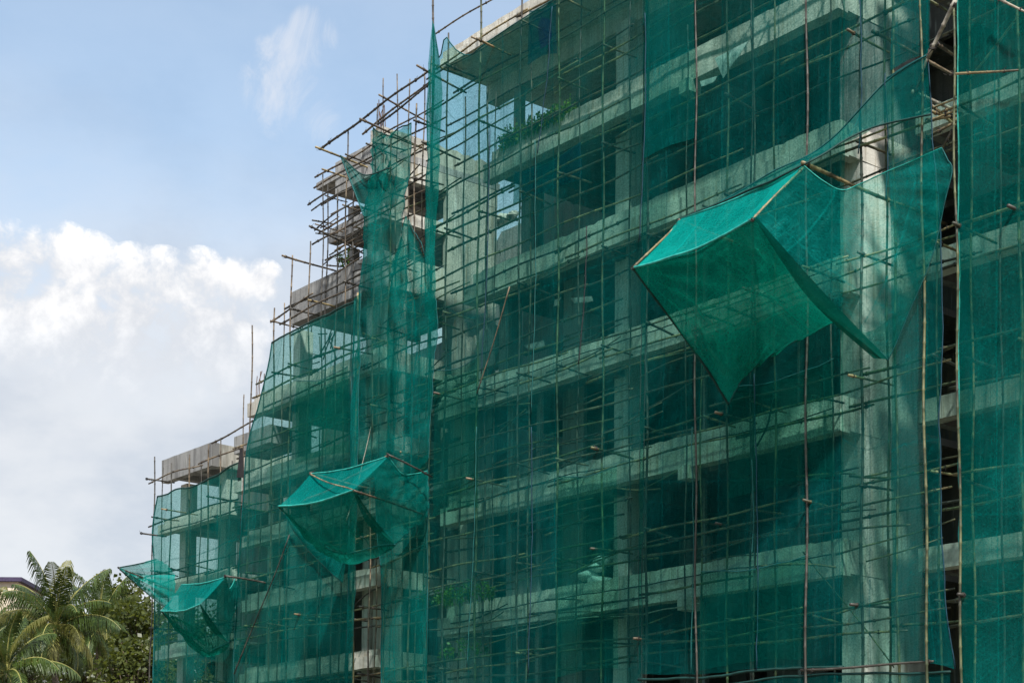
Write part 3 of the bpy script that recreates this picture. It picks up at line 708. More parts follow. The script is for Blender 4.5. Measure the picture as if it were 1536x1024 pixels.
# ------------------------------------------------------------------ nets
def resample(pts, n):
    pts = [Vector(p) for p in pts]
    L = [0.]
    for a, b in zip(pts, pts[1:]): L.append(L[-1]+(b-a).length)
    out = []; T = L[-1] or 1
    for i in range(n+1):
        s = T*i/n; k = 0
        while k < len(L)-2 and L[k+1] < s: k += 1
        f = (s-L[k])/max(1e-9, L[k+1]-L[k])
        if len(pts) > 2:   # catmull-rom for soft edges
            p0, p1, p2, p3 = pts[max(0, k-1)], pts[k], pts[k+1], pts[min(len(pts)-1, k+2)]
            q = .5*((2*p1)+(p2-p0)*f+(2*p0-5*p1+4*p2-p3)*f*f+(3*p1-p0-3*p2+p3)*f**3)
        else: q = pts[k].lerp(pts[k+1], f)
        out.append(q)
    return out, T
def sheet(name, top, bot, left, right, mat, parent=None, res=.28, amp=.05, sag=None, ripple=(), seed=0, nmax=110, outward=False, jag=0.):
    """cloth spanning four edge curves (Coons patch) with wrinkles pushed along its normal"""
    _, lt = resample(top, 4); _, lb = resample(bot, 4); _, ll = resample(left, 4); _, lr = resample(right, 4)
    nu = min(nmax, max(6, int(max(lt, lb)/res))); nv = min(nmax, max(6, int(max(ll, lr)/res)))
    T, _ = resample(top, nu); B, _ = resample(bot, nu); Lf, _ = resample(left, nv); Rt, _ = resample(right, nv)
    if jag:
        for E_ in (T, B, Lf, Rt):
            for k in range(1, len(E_)-1):
                f_ = min(1, 5*k/len(E_), 5*(1-k/len(E_)))
                d_ = (mnoise.noise_vector(E_[k]*1.3+Vector((seed, 0, 0)))+mnoise.noise_vector(E_[k]*4.1)*.5)*jag*f_; d_.y *= .3
                E_[k] = E_[k]+d_
    G = []
    for j in range(nv+1):
        v = j/nv; row = []
        for i in range(nu+1):
            u = i/nu
            p = T[i]*(1-v)+B[i]*v+Lf[j]*(1-u)+Rt[j]*u - (T[0]*(1-u)*(1-v)+T[-1]*u*(1-v)+B[0]*(1-u)*v+B[-1]*u*v)
            row.append(p)
        G.append(row)
    wu, wv = (lt+lb)/2, (ll+lr)/2
    V = []; UV = []
    so = Vector((seed*17.3, seed*5.1, 0))
    for j in range(nv+1):
        for i in range(nu+1):
            p = G[j][i]
            du = G[j][min(nu, i+1)]-G[j][max(0, i-1)]; dv = G[min(nv, j+1)][i]-G[max(0, j-1)][i]
            n = du.cross(dv); n = n.normalized() if n.length > 1e-9 else Vector((0, -1, 0))
            e = min(1, 4*min(i/nu, 1-i/nu))*min(1, 4*min(j/nv, 1-j/nv))
            q = Vector((i/nu*wu, j/nv*wv, 0))
            d = amp*(.25+.75*e)*(mnoise.noise(Vector((q.x*.55, q.y*.22, 0))+so)*1.6+mnoise.noise(Vector((q.x*2.1, q.y*.6, 3))+so)*.7+mnoise.noise(Vector((q.x*3., q.y*3., 9))+so)*.25)
            if outward: d = -abs(d)*1.1
            for (c, rad, am, fr) in ripple:
                r = (p-c).length
                if r < rad and r > .02:
                    w_ = (p-c).normalized(); ang = math.atan2(w_.dot(Vector((0, 0, 1))), w_.dot((Vector((.7, .7, 0)))))
                    d += am*math.sin(ang*fr)*math.sin(math.pi*r/rad)
            p = p+n*d
            if sag: p = p+Vector(sag)*(e**.5)
            V.append(p); UV.append((q.x, q.y))
    Fc = []
    for j in range(nv):
        for i in range(nu):
            a = j*(nu+1)+i; Fc.append((a, a+nu+1, a+nu+2, a+1))
    o = link(name, V, Fc, mat, parent, None, True, UV)
    return o, T, B, Lf, Rt
def hem(parent, pts, r, mat, name='edge_rope', seed=0):
    pts = [p+mnoise.noise_vector(p*1.4)*.02 for p in pts]
    mb = MB(); mb.tube(pts, r, 5); return mb.build(name, mat, parent, None, True)
YN = 27.95
def PY(lst, Y=YN): return [atY(x, y, Y) for x, y in lst]
def netsheet(label, top, bot, left, right, mat, hems=(), amp=.06, group='hanging sheets of scaffold net', Y=YN, res=.28, ripple=(), seed=0, jag=.035):
    T, B, L_, R_ = [PY(k, Y) if not isinstance(k[0], Vector) else k for k in (top, bot, left, right)]
    o, t, b, l, r = sheet('scaffold_net', T, B, L_, R_, mat, None, res, amp, None, ripple, seed, 110, True, jag)
    tag(o, label, 'scaffold net', group)
    for (e, rad, mt) in hems: hem(o, {'t': t, 'b': b, 'l': l, 'r': r}[e], rad, mt)
    return o
def gnd(px, Y=YN):
    p = atY(px, 1000, Y); return Vector((p.x, Y, .4))
# 1 tall block, left half
top = PY([(650, 36), (659, 88), (668, 56), (686, 76), (706, 82)]) + [atY(x, y, YN) for x, y in ((735, 60), (838, -6), (905, -48))] + PY([(973, -90)])
lef = PY([(650, 36), (646, 300), (642, 700), (640, 1000)])+[gnd(638)]
rig = PY([(973, -90), (970, 300), (966, 700), (962, 1000)])+[gnd(960)]
netsheet('largest green net sheet, hung from the roof edge over the tall block left half', top, [gnd(638), gnd(800), gnd(960)], lef, rig, NET, (('t', .018, HEM), ('l', .016, HEM), ('r', .012, HEM_D)), .06, seed=1)
# 2 tall block, right half above and beside the big tray
lef2 = PY([(966, -100), (964, 300), (960, 700), (957, 1010)])
rig2 = PY([(1268, -190), (1266, 300), (1264, 1000)])
netsheet('wide green net sheet behind the biggest tray, torn open along its bottom hem', PY([(966, -100), (1268, -190)]), PY([(957, 1018), (1050, 1016), (1130, 1006), (1205, 1001), (1264, 1000)]), lef2, rig2, NET, (('b', .035, HEM_D), ('l', .012, HEM_D)), .06, seed=2)
netsheet('narrow upper net strip beside the big shear wall, ending above the tray arm', PY([(1264, -190), (1340, -210)]), PY([(1264, 215), (1300, 200), (1338, 168)]), PY([(1264, -190), (1264, 215)]), PY([(1340, -210), (1338, 168)]), NET, (), .05, seed=3)
netsheet('lower net strip in front of the big shear wall, under the tray side panel', PY([(1262, 470), (1300, 500), (1345, 470)]), PY([(1262, 1002), (1345, 994)]), PY([(1262, 470), (1262, 1002)]), PY([(1345, 470), (1343, 994)]), NET, (), .05, seed=4)
netsheet('long right-hand strip with a blue hem bordering the black slot', PY([(1330, 118), (1362, 98), (1391, 82)]), PY([(1338, 996), (1390, 992), (1432, 1003)]),
         PY([(1330, 118), (1338, 500), (1338, 996)]), PY([(1391, 82), (1398, 170), (1407, 300), (1413, 450), (1410, 640), (1412, 800), (1420, 910), (1432, 1003)]), NET_B, (('r', .014, ROPE_B), ('t', .02, HEM)), .07, seed=5)
netsheet('bottom net sheet starting below the torn hem at the foot of the picture', PY([(950, 1028), (1050, 1030), (1205, 1012), (1300, 1010), (1425, 1008)]), [gnd(950), gnd(1425)], [atY(950, 1028, YN), gnd(950)], [atY(1425, 1008, YN), gnd(1425)], NET, (('t', .03, HEM_D),), .06, seed=6)
# 3 right-hand block
o = netsheet('full-height green net on the right-hand block with a doubled left edge', PY([(1436, -230), (1640, -300)]), [gnd(1441), gnd(1645)], PY([(1436, -230), (1438, 500), (1441, 1000)])+[gnd(1441)], PY([(1640, -300), (1643, 1000)])+[gnd(1645)], NET_R, (('l', .02, HEM_L),), .05, seed=7)
f, *_ = sheet('folded_edge', PY([(1438, -230), (1457, -238)], YN-.04), [gnd(1442, YN-.04), gnd(1462, YN-.04)], PY([(1438, -230), (1440, 500)], YN-.04)+[gnd(1442, YN-.04)], PY([(1457, -238), (1459, 500)], YN-.04)+[gnd(1462, YN-.04)], NET, o, .2, .03, seed=8)
# 4 stepped wing
netsheet('green net draped down the stepped wing, tied to a point at its top left', PY([(408, 514), (440, 496), (480, 476), (532, 452)]), [gnd(352), gnd(520)],
         PY([(408, 514), (400, 560), (388, 608), (372, 665), (364, 760), (356, 880), (351, 1000)])+[gnd(349)], PY([(532, 452), (526, 700), (521, 1000)])+[gnd(519)], NET_W, (('t', .03, HEM_D), ('l', .025, HEM), ('r', .03, HEM)), .08, seed=9)
netsheet('slim bluish net wrapped around the roof corner tower of the stepped wing', PY([(560, 192), (580, 205), (600, 194), (617, 185)], 27.9), PY([(528, 700), (556, 712), (588, 690)], 27.9),
         PY([(560, 192), (558, 250), (547, 320), (541, 400), (536, 480), (528, 700)], 27.9), PY([(617, 185), (613, 250), (604, 330), (608, 400), (602, 490), (588, 690)], 27.9), NET_TW, (('t', .022, HEM_D), ('r', .014, HEM), ('l', .014, HEM)), .24, seed=10, jag=.20, res=.16, ripple=((atY(617, 185, 27.9), 3.5, .07, 26), (atY(560, 192, 27.9), 3., .07, 24)))
netsheet('loose tapering net hanging from a point below the tower net, right of the wing corner', PY([(608, 328), (611, 327), (614, 330)], 27.84), PY([(580, 690), (612, 720), (642, 690)], 27.84), PY([(608, 328), (592, 400), (584, 480), (580, 690)], 27.84), PY([(614, 330), (636, 385), (655, 480), (642, 690)], 27.84), NET_TW, (('r', .012, HEM),), .22, seed=11, jag=.16, res=.16, ripple=((atY(611, 328, 27.84), 3.2, .06, 30),))
netsheet('narrow dull net filling the corner between stepped wing and tall block', PY([(562, 690), (600, 700), (643, 680)]), [gnd(572), gnd(640)], PY([(562, 690), (566, 800), (572, 860), (572, 1000)])+[gnd(572)], PY([(643, 680), (641, 800), (640, 1000)])+[gnd(640)], NET_TW, (('l', .022, HEM),), .08, seed=12)
fl, t, b_, l_, r_ = sheet('scaffold_net', PY([(511, 233), (545, 262), (585, 252)], 27.7), PY([(546, 325), (560, 320), (575, 300)], 27.9), PY([(511, 233), (525, 270), (546, 325)], 27.7), PY([(585, 252), (580, 280), (575, 300)], 27.9), NET_B, None, .12, .08, None, ((atY(511, 233, 27.7), 2.2, .05, 26),), 13)
tag(fl, 'small pointed net flap stretched left from the tower net into the sky', 'scaffold net', 'hanging sheets of scaffold net'); hem(fl, t, .022, HEM_D); hem(fl, l_, .022, HEM)
netsheet('narrow pointed net peak tied to the tall corner upright, blue against the sky', PY([(649, 32), (652, 52), (655, 62)], 27.84), PY([(638, 470), (646, 480), (652, 470)], 27.84),
         PY([(649, 32), (643, 140), (640, 300), (638, 470)], 27.84), PY([(655, 62), (662, 100), (661, 220), (655, 340), (652, 470)], 27.84), NET_TW, (('l', .012, HEM),), .14, seed=15, jag=.09,  ripple=((atY(650, 34, 27.84), 4., .04, 20),))
netsheet('bunched bright net strip hanging beside the straw-coloured upright of the stepped wing', PY([(531, 448), (541, 440)], 27.8), [gnd(514, 27.8), gnd(524, 27.8)], PY([(531, 448), (526, 700), (519, 1000)], 27.8)+[gnd(514, 27.8)], PY([(541, 440), (537, 700), (528, 1000)], 27.8)+[gnd(524, 27.8)], NET_TW, (('r', .012, HEM),), .14, seed=16, jag=.10)
netsheet('loose lower net tail hanging under the middle tray', PY([(428, 772), (470, 808), (519, 832)], 27.72), PY([(436, 790), (470, 832), (514, 874)], 27.78), PY([(428, 772), (436, 790)], 27.75), PY([(519, 832), (514, 874)], 27.75), NET_TW, (('b', .016, HEM_D),), .06, seed=17)
for lab, x0, x1, y0, y1, mt, Y, sd in (
    ('bright overlapping net panel at the top beside the tall column', 968, 1043, -70, 226, NET_B, 27.9, 81),
    ('thin net panel above the top corner of the strip beside the black slot', 1338, 1393, -210, 96, NET_B, 27.92, 90),
    ('overlapping net patch low on the left bays of the tall block', 652, 716, 545, 770, NET_P, 27.9, 82),
    ('overlapping net patch hung from the lowest beam beside the tall column', 838, 926, 705, 1010, NET_P, 27.88, 83),
    ('overlapping net patch under the torn hem bay, between two uprights', 1052, 1208, 845, 998, NET_P, 27.9, 84),
    ('overlapping net patch across the second storey behind the big tray', 1095, 1250, 560, 735, NET_P, 27.9, 85),
    ('thin blue tarpaulin drooping under the upper slab of the tall block', 772, 872, 236, 292, NET_BL, 28.75, 86),
    ('narrow blue drape hanging from the tall block roof edge', 794, 834, 6, 92, NET_BL, 27.98, 87),
    ('overlapping net patch on the stepped wing above the middle tray', 445, 522, 560, 690, NET_P, 27.88, 88)):
    sl_ = (x1-x0)*-.42*((1245-(y0+y1)/2)/900)
    netsheet(lab, PY([(x0, y0-sl_*.5), ((x0+x1)/2, (y0)+9), (x1, y0+sl_*.5)], Y), PY([(x0, y1-sl_*.3), ((x0+x1)/2, y1-7), (x1, y1+sl_*.5)], Y), PY([(x0, y0-sl_*.5), (x0-2, y1-sl_*.3)], Y), PY([(x1, y0+sl_*.5), (x1+2, y1+sl_*.5)], Y), mt, (('t', .012, HEM),), .08, Y=Y, seed=sd)
# 5 far wing
netsheet('green net over the far wing, sagging from the ring beam posts', PY([(236, 744), (252, 741), (262, 734), (290, 728), (319, 716), (345, 700), (364, 692)]), [gnd(231), gnd(352)], PY([(236, 744), (228, 800), (232, 862), (230, 1000)])+[gnd(230)], PY([(364, 692), (358, 850), (353, 1000)])+[gnd(352)], NET_W, (('t', .03, HEM_D), ('l', .025, HEM)), .09, seed=14)

# ------------------------------------------------------------------ catch trays
def tray(label, A, Rl, B, C, Dl, E, G, Fp, K=None, mats=(NET_T, NET_F, NET_B), seed=0, sagf=.3, redge=None, tedge=None):
    """A/C outer lip, Rl/B upper ridge, Dl/E line on the scaffold below, G/Fp right edge on the scaffold"""
    t = empty('debris_catch_net', (A+C+Dl+E)/4, label, 'catch net', 'debris catch trays')
    def mid(a, b, d): return [a, (a+b)/2+Vector(d), b]
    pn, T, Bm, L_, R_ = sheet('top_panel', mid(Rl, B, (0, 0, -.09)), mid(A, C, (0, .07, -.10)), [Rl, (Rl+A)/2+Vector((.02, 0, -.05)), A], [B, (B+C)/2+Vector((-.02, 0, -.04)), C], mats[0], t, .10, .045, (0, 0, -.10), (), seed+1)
    hem(pn, Bm, .03, HEM_L); hem(pn, T, .025, HEM_L)
    lo = K if K else mid(Dl, E, (0, 0, .6))
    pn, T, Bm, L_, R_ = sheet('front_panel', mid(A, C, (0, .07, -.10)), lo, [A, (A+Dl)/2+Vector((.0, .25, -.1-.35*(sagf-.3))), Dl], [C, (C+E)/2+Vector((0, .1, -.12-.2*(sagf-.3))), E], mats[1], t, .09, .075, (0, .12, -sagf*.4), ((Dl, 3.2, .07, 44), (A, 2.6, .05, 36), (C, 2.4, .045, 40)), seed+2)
    hem(pn, L_, .03, HEM_D); hem(pn, Bm, .022, HEM)
    # heavy folded strip along the corner edge
    _, _, _, _, _ = sheet('folded_strip', [C+Vector((0, -.02, .03)), C+Vector((.1, -.02, -.01))], [E+Vector((-.3, -.1, .1)), E+Vector((.08, -.1, 0))], [C+Vector((0, -.02, .03)), (C+E)/2+Vector((-.28, -.1, -.1)), E+Vector((-.3, -.1, .1))], [C+Vector((.1, -.02, -.01)), (C+E)/2+Vector((.12, -.05, -.1)), E+Vector((.08, -.1, 0))], NET_K, t, .15, .03, None, (), seed+3)
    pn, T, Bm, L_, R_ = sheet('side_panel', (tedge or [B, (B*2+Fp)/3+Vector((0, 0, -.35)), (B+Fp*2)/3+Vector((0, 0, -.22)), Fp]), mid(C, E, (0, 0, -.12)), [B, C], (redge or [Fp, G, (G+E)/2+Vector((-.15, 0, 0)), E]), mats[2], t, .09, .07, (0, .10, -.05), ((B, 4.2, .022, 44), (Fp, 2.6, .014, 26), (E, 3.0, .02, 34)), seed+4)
    hem(pn, T, .014, HEM_L); hem(pn, R_, .012, HEM)
    return t
NET_T2 = netmat('dull tray net', (.002, .235, .21), .70, .12); NET_F2 = netmat('dull shaded tray net', (.002, .16, .125), .62, .14)  # second one darker: shade of the front panels put into the colour
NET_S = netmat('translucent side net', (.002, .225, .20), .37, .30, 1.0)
XB, XA = -22.8, -26.38
B1 = atX(1205, 248, XB); C1 = atX(1131, 328, XB); A1 = atX(949, 402, XA); R1 = atX(1019, 329, XA)
D1 = atY(1093, 606, 27.8); E1 = atY(1332, 541, 27.8); G1 = atY(1428, 256, 27.7); F1 = atY(1412, 222, 27.7)
K1 = [D1] + [atY(x, y, yy) for x, y, yy in ((1120, 562, 27.7), (1170, 524, 27.5), (1225, 496, 27.3), (1262, 480, 27.2), (1300, 508, 27.4))] + [E1]
tray('biggest bright green catch tray, propped out like an awning on the tall block', A1, R1, B1, C1, D1, E1, G1, F1, K1, (NET_T, NET_F, NET_S), 20, .3,
     [F1, atY(1421, 240, 27.7), G1, atY(1416, 310, 27.72), atY(1396, 390, 27.75), atY(1364, 470, 27.78), E1], [B1, atY(1235, 272, 26.6), atY(1264, 285, 27.0), atY(1297, 272, 27.3), F1])
# the sheet running from its ridge up to the scaffold
us, T, Bm, L_, R_ = sheet('scaffold_net', [atY(1075, 306, 27.85), atY(1160, 258, 27.85), atY(1240, 215, 27.85), atY(1330, 122, 27.85), atY(1389, 84, 27.75)], [R1, (R1+B1)/2+Vector((0, 0, -.03)), B1, atY(1300, 195, 27.5), atY(1396, 172, 27.75)], [atY(1075, 306, 27.85), R1], [atY(1389, 84, 27.75), atY(1396, 172, 27.75)], NET_B, None, .15, .05, None, (), 31)
tag(us, 'blue-green net band rising from the biggest tray ridge to the leaning pole', 'scaffold net', 'hanging sheets of scaffold net'); hem(us, Bm, .025, HEM_D); hem(us, T, .02, HEM)
XB2, XA2 = -37.75, -41.75
B2 = atX(583, 684, XB2); C2 = atX(529, 735, XB2); A2 = atX(418, 759, XA2); R2 = atX(466, 711, XA2)
D2 = atY(519, 831, 27.75); E2 = atY(594, 816, 27.75); F2 = atY(641, 706, 27.75); G2 = atY(641, 772, 27.75)
K2 = [D2, atY(548, 824, 27.7), atY(572, 818, 27.7), E2]
tray('middle catch tray projecting near the corner of the stepped wing', A2, R2, B2, C2, D2, E2, G2, F2, K2, (NET_T2, NET_F2, NET_TW), 40, 1.1)
XB3, XA3 = -47.6, -51.4
XB3 = atY(339, 865, 26.4).x; XA3 = XB3-3.7
B3 = atX(339, 865, XB3); C3 = atX(300, 906, XB3); A3 = atX(241, 916, XA3); R3 = atX(272, 876, XA3)
D3 = atY(311, 979, 27.75); E3 = atY(345, 962, 27.75); F3 = atY(352, 868, 27.75); G3 = atY(354, 900, 27.75)
tray('smallest catch tray, low on the far wing above the palms', A3, R3, B3, C3, D3, E3, G3, F3, [D3, atY(325, 972, 27.7), E3], (NET_T2, NET_F2, NET_TW), 60, .9)
# corner flare on the far end
P0 = atY(177, 851, 26.2)
t = empty('debris_catch_net', P0, 'pointed net flare sticking out left from the end of the far wing', 'catch net', 'debris catch trays')
pn, T, Bm, L_, R_ = sheet('top_panel', [P0, atY(205, 846, 26.9), atY(234, 838, 27.8)], [P0+Vector((.1, .02, -.03)), atY(215, 861, 27.2), atY(262, 861, 27.8)], [P0, P0+Vector((.1, .02, -.03))], [atY(234, 838, 27.8), atY(250, 846, 27.8), atY(262, 861, 27.8)], NET_TW, t, .12, .04, None, ((P0, 3, .04, 40),), 71)
hem(pn, T, .025, HEM_D)
pn, T, Bm, L_, R_ = sheet('side_panel', [P0+Vector((.1, .02, -.03)), atY(215, 861, 27.2), atY(262, 861, 27.8)], [P0+Vector((.1, .02, -.06)), atY(212, 882, 27.2), atY(250, 912, 27.8)], [P0+Vector((.1, .02, -.03)), P0+Vector((.1, .02, -.06))], [atY(262, 861, 27.8), atY(262, 890, 27.8), atY(250, 912, 27.8)], NET_T, t, .12, .05, None, ((P0, 3, .04, 40),), 72)
hem(pn, Bm, .025, HEM_D)
# outrigger canes carrying the trays
def outrig(a, b, tone, lab, r=.045): cane('tray_arm', a, b, r, tone, lab, 'bamboo arm', 'arms of the catch trays', .006, (.05, .9))
outrig(B1+Vector((0, -.05, .02)), atX(1420, 338, XB), 'straw', 'straw-coloured arm running in from the apex of the biggest tray')
outrig(R1+Vector((0, -.03, 0)), Vector((XA, 29.1, R1.z-.15)), 'brown', 'brown arm at the left end of the biggest tray ridge')
outrig(C1+Vector((-.02, 0, -.03)), B1+Vector((-.02, 0, -.03)), 'straw', 'short straw-coloured spreader along the right edge of the biggest tray roof', .03)
outrig(A1+Vector((.02, 0, -.03)), R1+Vector((.02, 0, -.03)), 'straw', 'short spreader along the left edge of the biggest tray roof', .03)
outrig(B2+Vector((0, -.05, .02)), atX(648, 714, XB2), 'dark', 'dark arm running in from the apex of the middle tray', .03)
outrig(R2+Vector((0, -.03, 0)), Vector((XA2, 29.1, R2.z-.15)), 'brown', 'brown arm at the left end of the middle tray ridge')
outrig(R2, C2, 'straw', 'straw-coloured cane crossing the roof of the middle tray', .022)
outrig(C2, atY(642, 772, YO), 'brown', 'brown cane from the middle tray lip back to the corner upright', .03)
outrig(B2, atY(445, 757, YO), 'brown', 'brown cane from the middle tray apex running left', .035)
outrig(B3+Vector((0, -.05, .02)), Vector((XB3, 29.0, B3.z-.1)), 'dark', 'dark arm of the smallest tray', .035)
outrig(P0, atY(250, 880, YO), 'dark', 'dark arm inside the pointed net flare', .03)

# ------------------------------------------------------------------ ropes, cloth scraps, sacks, plants
def rope(pts, r, mat, label, cat='rope', name='rope'):
    P_, _ = resample(pts, max(8, len(pts)*6))
    P_ = [p+mnoise.noise_vector(p*2.2)*.03 for p in P_]
    mb = MB(); mb.tube(P_, r*.8, 5); return tag(mb.build(name, mat, None, None, True), label, cat, 'ropes hanging on the scaffold')
for i, (x0, y0, x1, y1, mt, lab) in enumerate((
    (803, 210, 797, 620, ROPE_T, 'teal rope hanging left of the tall column on the upper storeys'),
    (880, 340, 868, 545, ROPE_D, 'dark rope slanting down in front of the middle storeys'),
    (735, 190, 722, 560, ROPE_B, 'blue rope hanging beside the netted left end of the tall block'),
    (797, 640, 792, 1010, ROPE_B, 'blue rope hanging over the lower storeys left of the tall column'),
    (828, 10, 806, 230, ROPE_B, 'blue rope hanging from the roof edge of the tall block'),
    (1127, 690, 1128, 830, ROPE_T, 'short teal rope dangling under the second beam'),
    (1131, 560, 1135, 1005, ROPE_B, 'long dark blue rope in the bay left of the torn hem'),
    (1038, 640, 1036, 1010, ROPE_T, 'teal rope beside the pale upright'),
    (1290, 0, 1288, 230, ROPE_B, 'blue rope following the upright near the shear wall top'),
    (1327, 110, 1330, 300, ROPE_B, 'blue rope on the inner upright at the shear wall'),
    (556, 640, 520, 780, ROPE_P, 'pale frayed rope in the slit of the stepped wing'),
    (968, 20, 960, 360, ROPE_B, 'blue rope along the seam beside the tall column'),
    (715, 640, 700, 1000, ROPE_T, 'teal rope low on the left bay of the tall block'))):
    rope(PY([(x0, y0), ((x0+x1)/2+3, (y0+y1)/2), (x1, y1)], 27.86), .018, mt, lab)
rope(PY([(1162, 590), (1150, 640), (1136, 668)], 28.0), .03, ROPE_D, 'slack dark hose looped over the second beam')
for k, (zb, n) in enumerate(((8.2, 'lowest'), (11.5, 'second'), (14.75, 'third'))):
    rope([Vector((x, 29.06, zb+.04*math.sin(x*1.3+k))) for x in (-38.5, -36, -33.5, -31, -28, -26, -24.4)], .02, ROPE_D, f'dark cable strung along the ledge of the {n} visible beam', 'cable', 'cable')
rope([Vector((x, 29.0, 7.5+.1*math.sin(x*1.1))) for x in (-39, -36.5, -33.5, -31, -28.5)], .02, ROPE_P, 'pale slack rope sagging just under the lowest visible beam')

def cloth(label, pts, mat, amp=.05, name='cloth_scrap', cat='cloth'):
    a, b, c, d = pts
    o, *_ = sheet(name, [a, b], [d, c], [a, d], [b, c], mat, None, .08, amp, (0, 0, -.06), (), len(label))
    return tag(o, label, cat)
cloth('torn white sheet flapping on the upper beam of the tall block', PY([(1072, 88), (1122, 62), (1110, 82), (1085, 118)], 29.0), SACK)
cloth('small torn white scrap under the upper beam', PY([(1050, 122), (1076, 114), (1072, 122), (1052, 130)], 29.0), SACK)
cloth('black cloth hanging at the left edge of the stepped wing net', PY([(360, 672), (364, 672), (366, 716), (355, 716)], 27.8), TARP_D)

def lumps(name, label, c, n, rad, size, mat, cat, seed, flat=.5):
    rr = random.Random(seed); mb = MB()
    root = empty(name, c, label, cat)
    for i in range(n):
        p = Vector(c)+Vector((rr.uniform(-1, 1)*rad.x, rr.uniform(-1, 1)*rad.y, rr.random()*rad.z))
        s = size*rr.uniform(.6, 1.2); m_ = MB(); V = []; n1, n2 = 8, 6
        for a in range(n2+1):
            for b in range(n1):
                th, ph = math.pi*a/n2, 2*math.pi*b/n1
                q = Vector((math.sin(th)*math.cos(ph), math.sin(th)*math.sin(ph), math.cos(th)*flat))
                V.append(p+q*s*(1+.35*mnoise.noise(q*1.8+Vector((i*3.7+seed, 0, 0)))))
        Fc = [(a*n1+b, a*n1+(b+1) % n1, (a+1)*n1+(b+1) % n1, (a+1)*n1+b) for a in range(n2) for b in range(n1)]
        m_.add(V, Fc); m_.build('sack' if cat == 'sacks' else 'chunk', mat, root, None, cat == 'sacks')
    return root
lumps('sack_heap', 'heap of white sacks on the lowest visible slab beside the tall column', atY(900, 868, 30.0)+Vector((0, 0, -.1)), 7, Vector((.35, .2, .75)), .28, SACK, 'sacks', 5)
lumps('rubble_heap', 'broken concrete heap on the landing in the corner of the two blocks', Vector((-40.6, 30.9, 15.3)), 16, Vector((.9, .3, 1.0)), .24, CONC_W, 'rubble', 9, .8)
lumps('rubble_heap', 'rubble left on the broken end slab beside the sky gap', atY(765, 326, 35.1), 10, Vector((.9, .08, .12)), .2, CONC_W, 'rubble', 14, .8)

def weeds(label, c, rad, n, h, mat, seed, name='weed_clump'):
    rr = random.Random(seed); mb = MB()
    for i in range(n):
        b = Vector(c)+Vector((rr.uniform(-1, 1)*rad.x, rr.uniform(-1, 1)*rad.y, 0))
        hh = h*rr.uniform(.5, 1.2)
        top = b+Vector((rr.uniform(-.3, .3), rr.uniform(-.3, .1), 1))*hh
        mb.tube([b, (b+top)/2+Vector((rr.uniform(-.04, .04), 0, 0)), top], [.010, .007, .003], 4)
        for k in range(7):
            p = b.lerp(top, rr.uniform(.2, 1)); d = Vector((rr.uniform(-1, 1), rr.uniform(-1, .5), rr.uniform(-.3, .8))).normalized()
            s = rr.uniform(.06, .14); w_ = d.cross(Vector((rr.uniform(-1, 1), rr.uniform(-1, 1), rr.uniform(-1, 1)))).normalized()*s*.35
            mb.add([p, p+d*s*.5+w_, p+d*s, p+d*s*.5-w_], [(0, 1, 2, 3)])
    return tag(mb.build(name, mat, None, None), label, 'weeds', 'weeds growing on the ledges')
weeds('yellow-green weeds trailing over the lowest slab corner of the tall block', atY(690, 903, 28.75)+Vector((0, 0, -.05)), Vector((1.3, .35, 0)), 90, .5, WEED, 1)
weeds('weeds sprouting one slab lower in the left corner of the tall block', atY(690, 985, 28.9), Vector((1.0, .3, 0)), 25, .45, WEED, 2)
weeds('dense green weeds along the top open slab under the tall block roof', Vector((-35.4, 29.45, 21.65)), Vector((1.5, .22, 0)), 420, .50, WEED, 3)
weeds('small weed tuft on the grey upstand of the stepped wing', atY(520, 396, 29.6)+Vector((0, 0, -.1)), Vector((.4, .2, 0)), 16, .5, WEED, 4)
cloth('small pale sheet caught in a dark bay left of the tall column', PY([(856, 447), (888, 444), (890, 452), (862, 456)], 29.3), RAG)
cloth('pale rag beside the small sheet in the dark bay left of the tall column', PY([(832, 450), (842, 446), (836, 458), (830, 460)], 29.3), RAG)
cloth('pale rag on a ledge in the storey below the broken wall', PY([(786, 518), (816, 510), (818, 520), (792, 524)], 29.4), RAG)
# starter bars left sticking out of the frame tops
def bars(label, c, n, dx, h, seed):
    rr = random.Random(seed); root = empty('starter_bars', c, label, 'rebar', 'starter bars on the frames')
    for i in range(n):
        p = Vector(c)+Vector((dx*i+rr.uniform(-.05, .05), rr.uniform(-.15, .15), 0)); mb = MB()
        mb.tube([p, p+Vector((rr.uniform(-.05, .05), 0, h*.6)), p+Vector((rr.uniform(-.12, .12), rr.uniform(-.1, .1), h*rr.uniform(.8, 1.2)))], .014, 5)
        mb.build('bar', REBAR, root)
bars('rusty starter bars on the parapet corner of the stepped wing', Vector((-43.4, 29.35, 24.4)), 5, .12, .8, 1)
bars('pair of rusty starter bars above the left slab end of the stepped wing', Vector((-51.3, 29.6, 17.2)), 3, .09, 1.1, 2)
bars('rusty starter bars bent over the open top slab of the tall block', Vector((-37.4, 29.5, 21.75)), 6, .25, .7, 3)

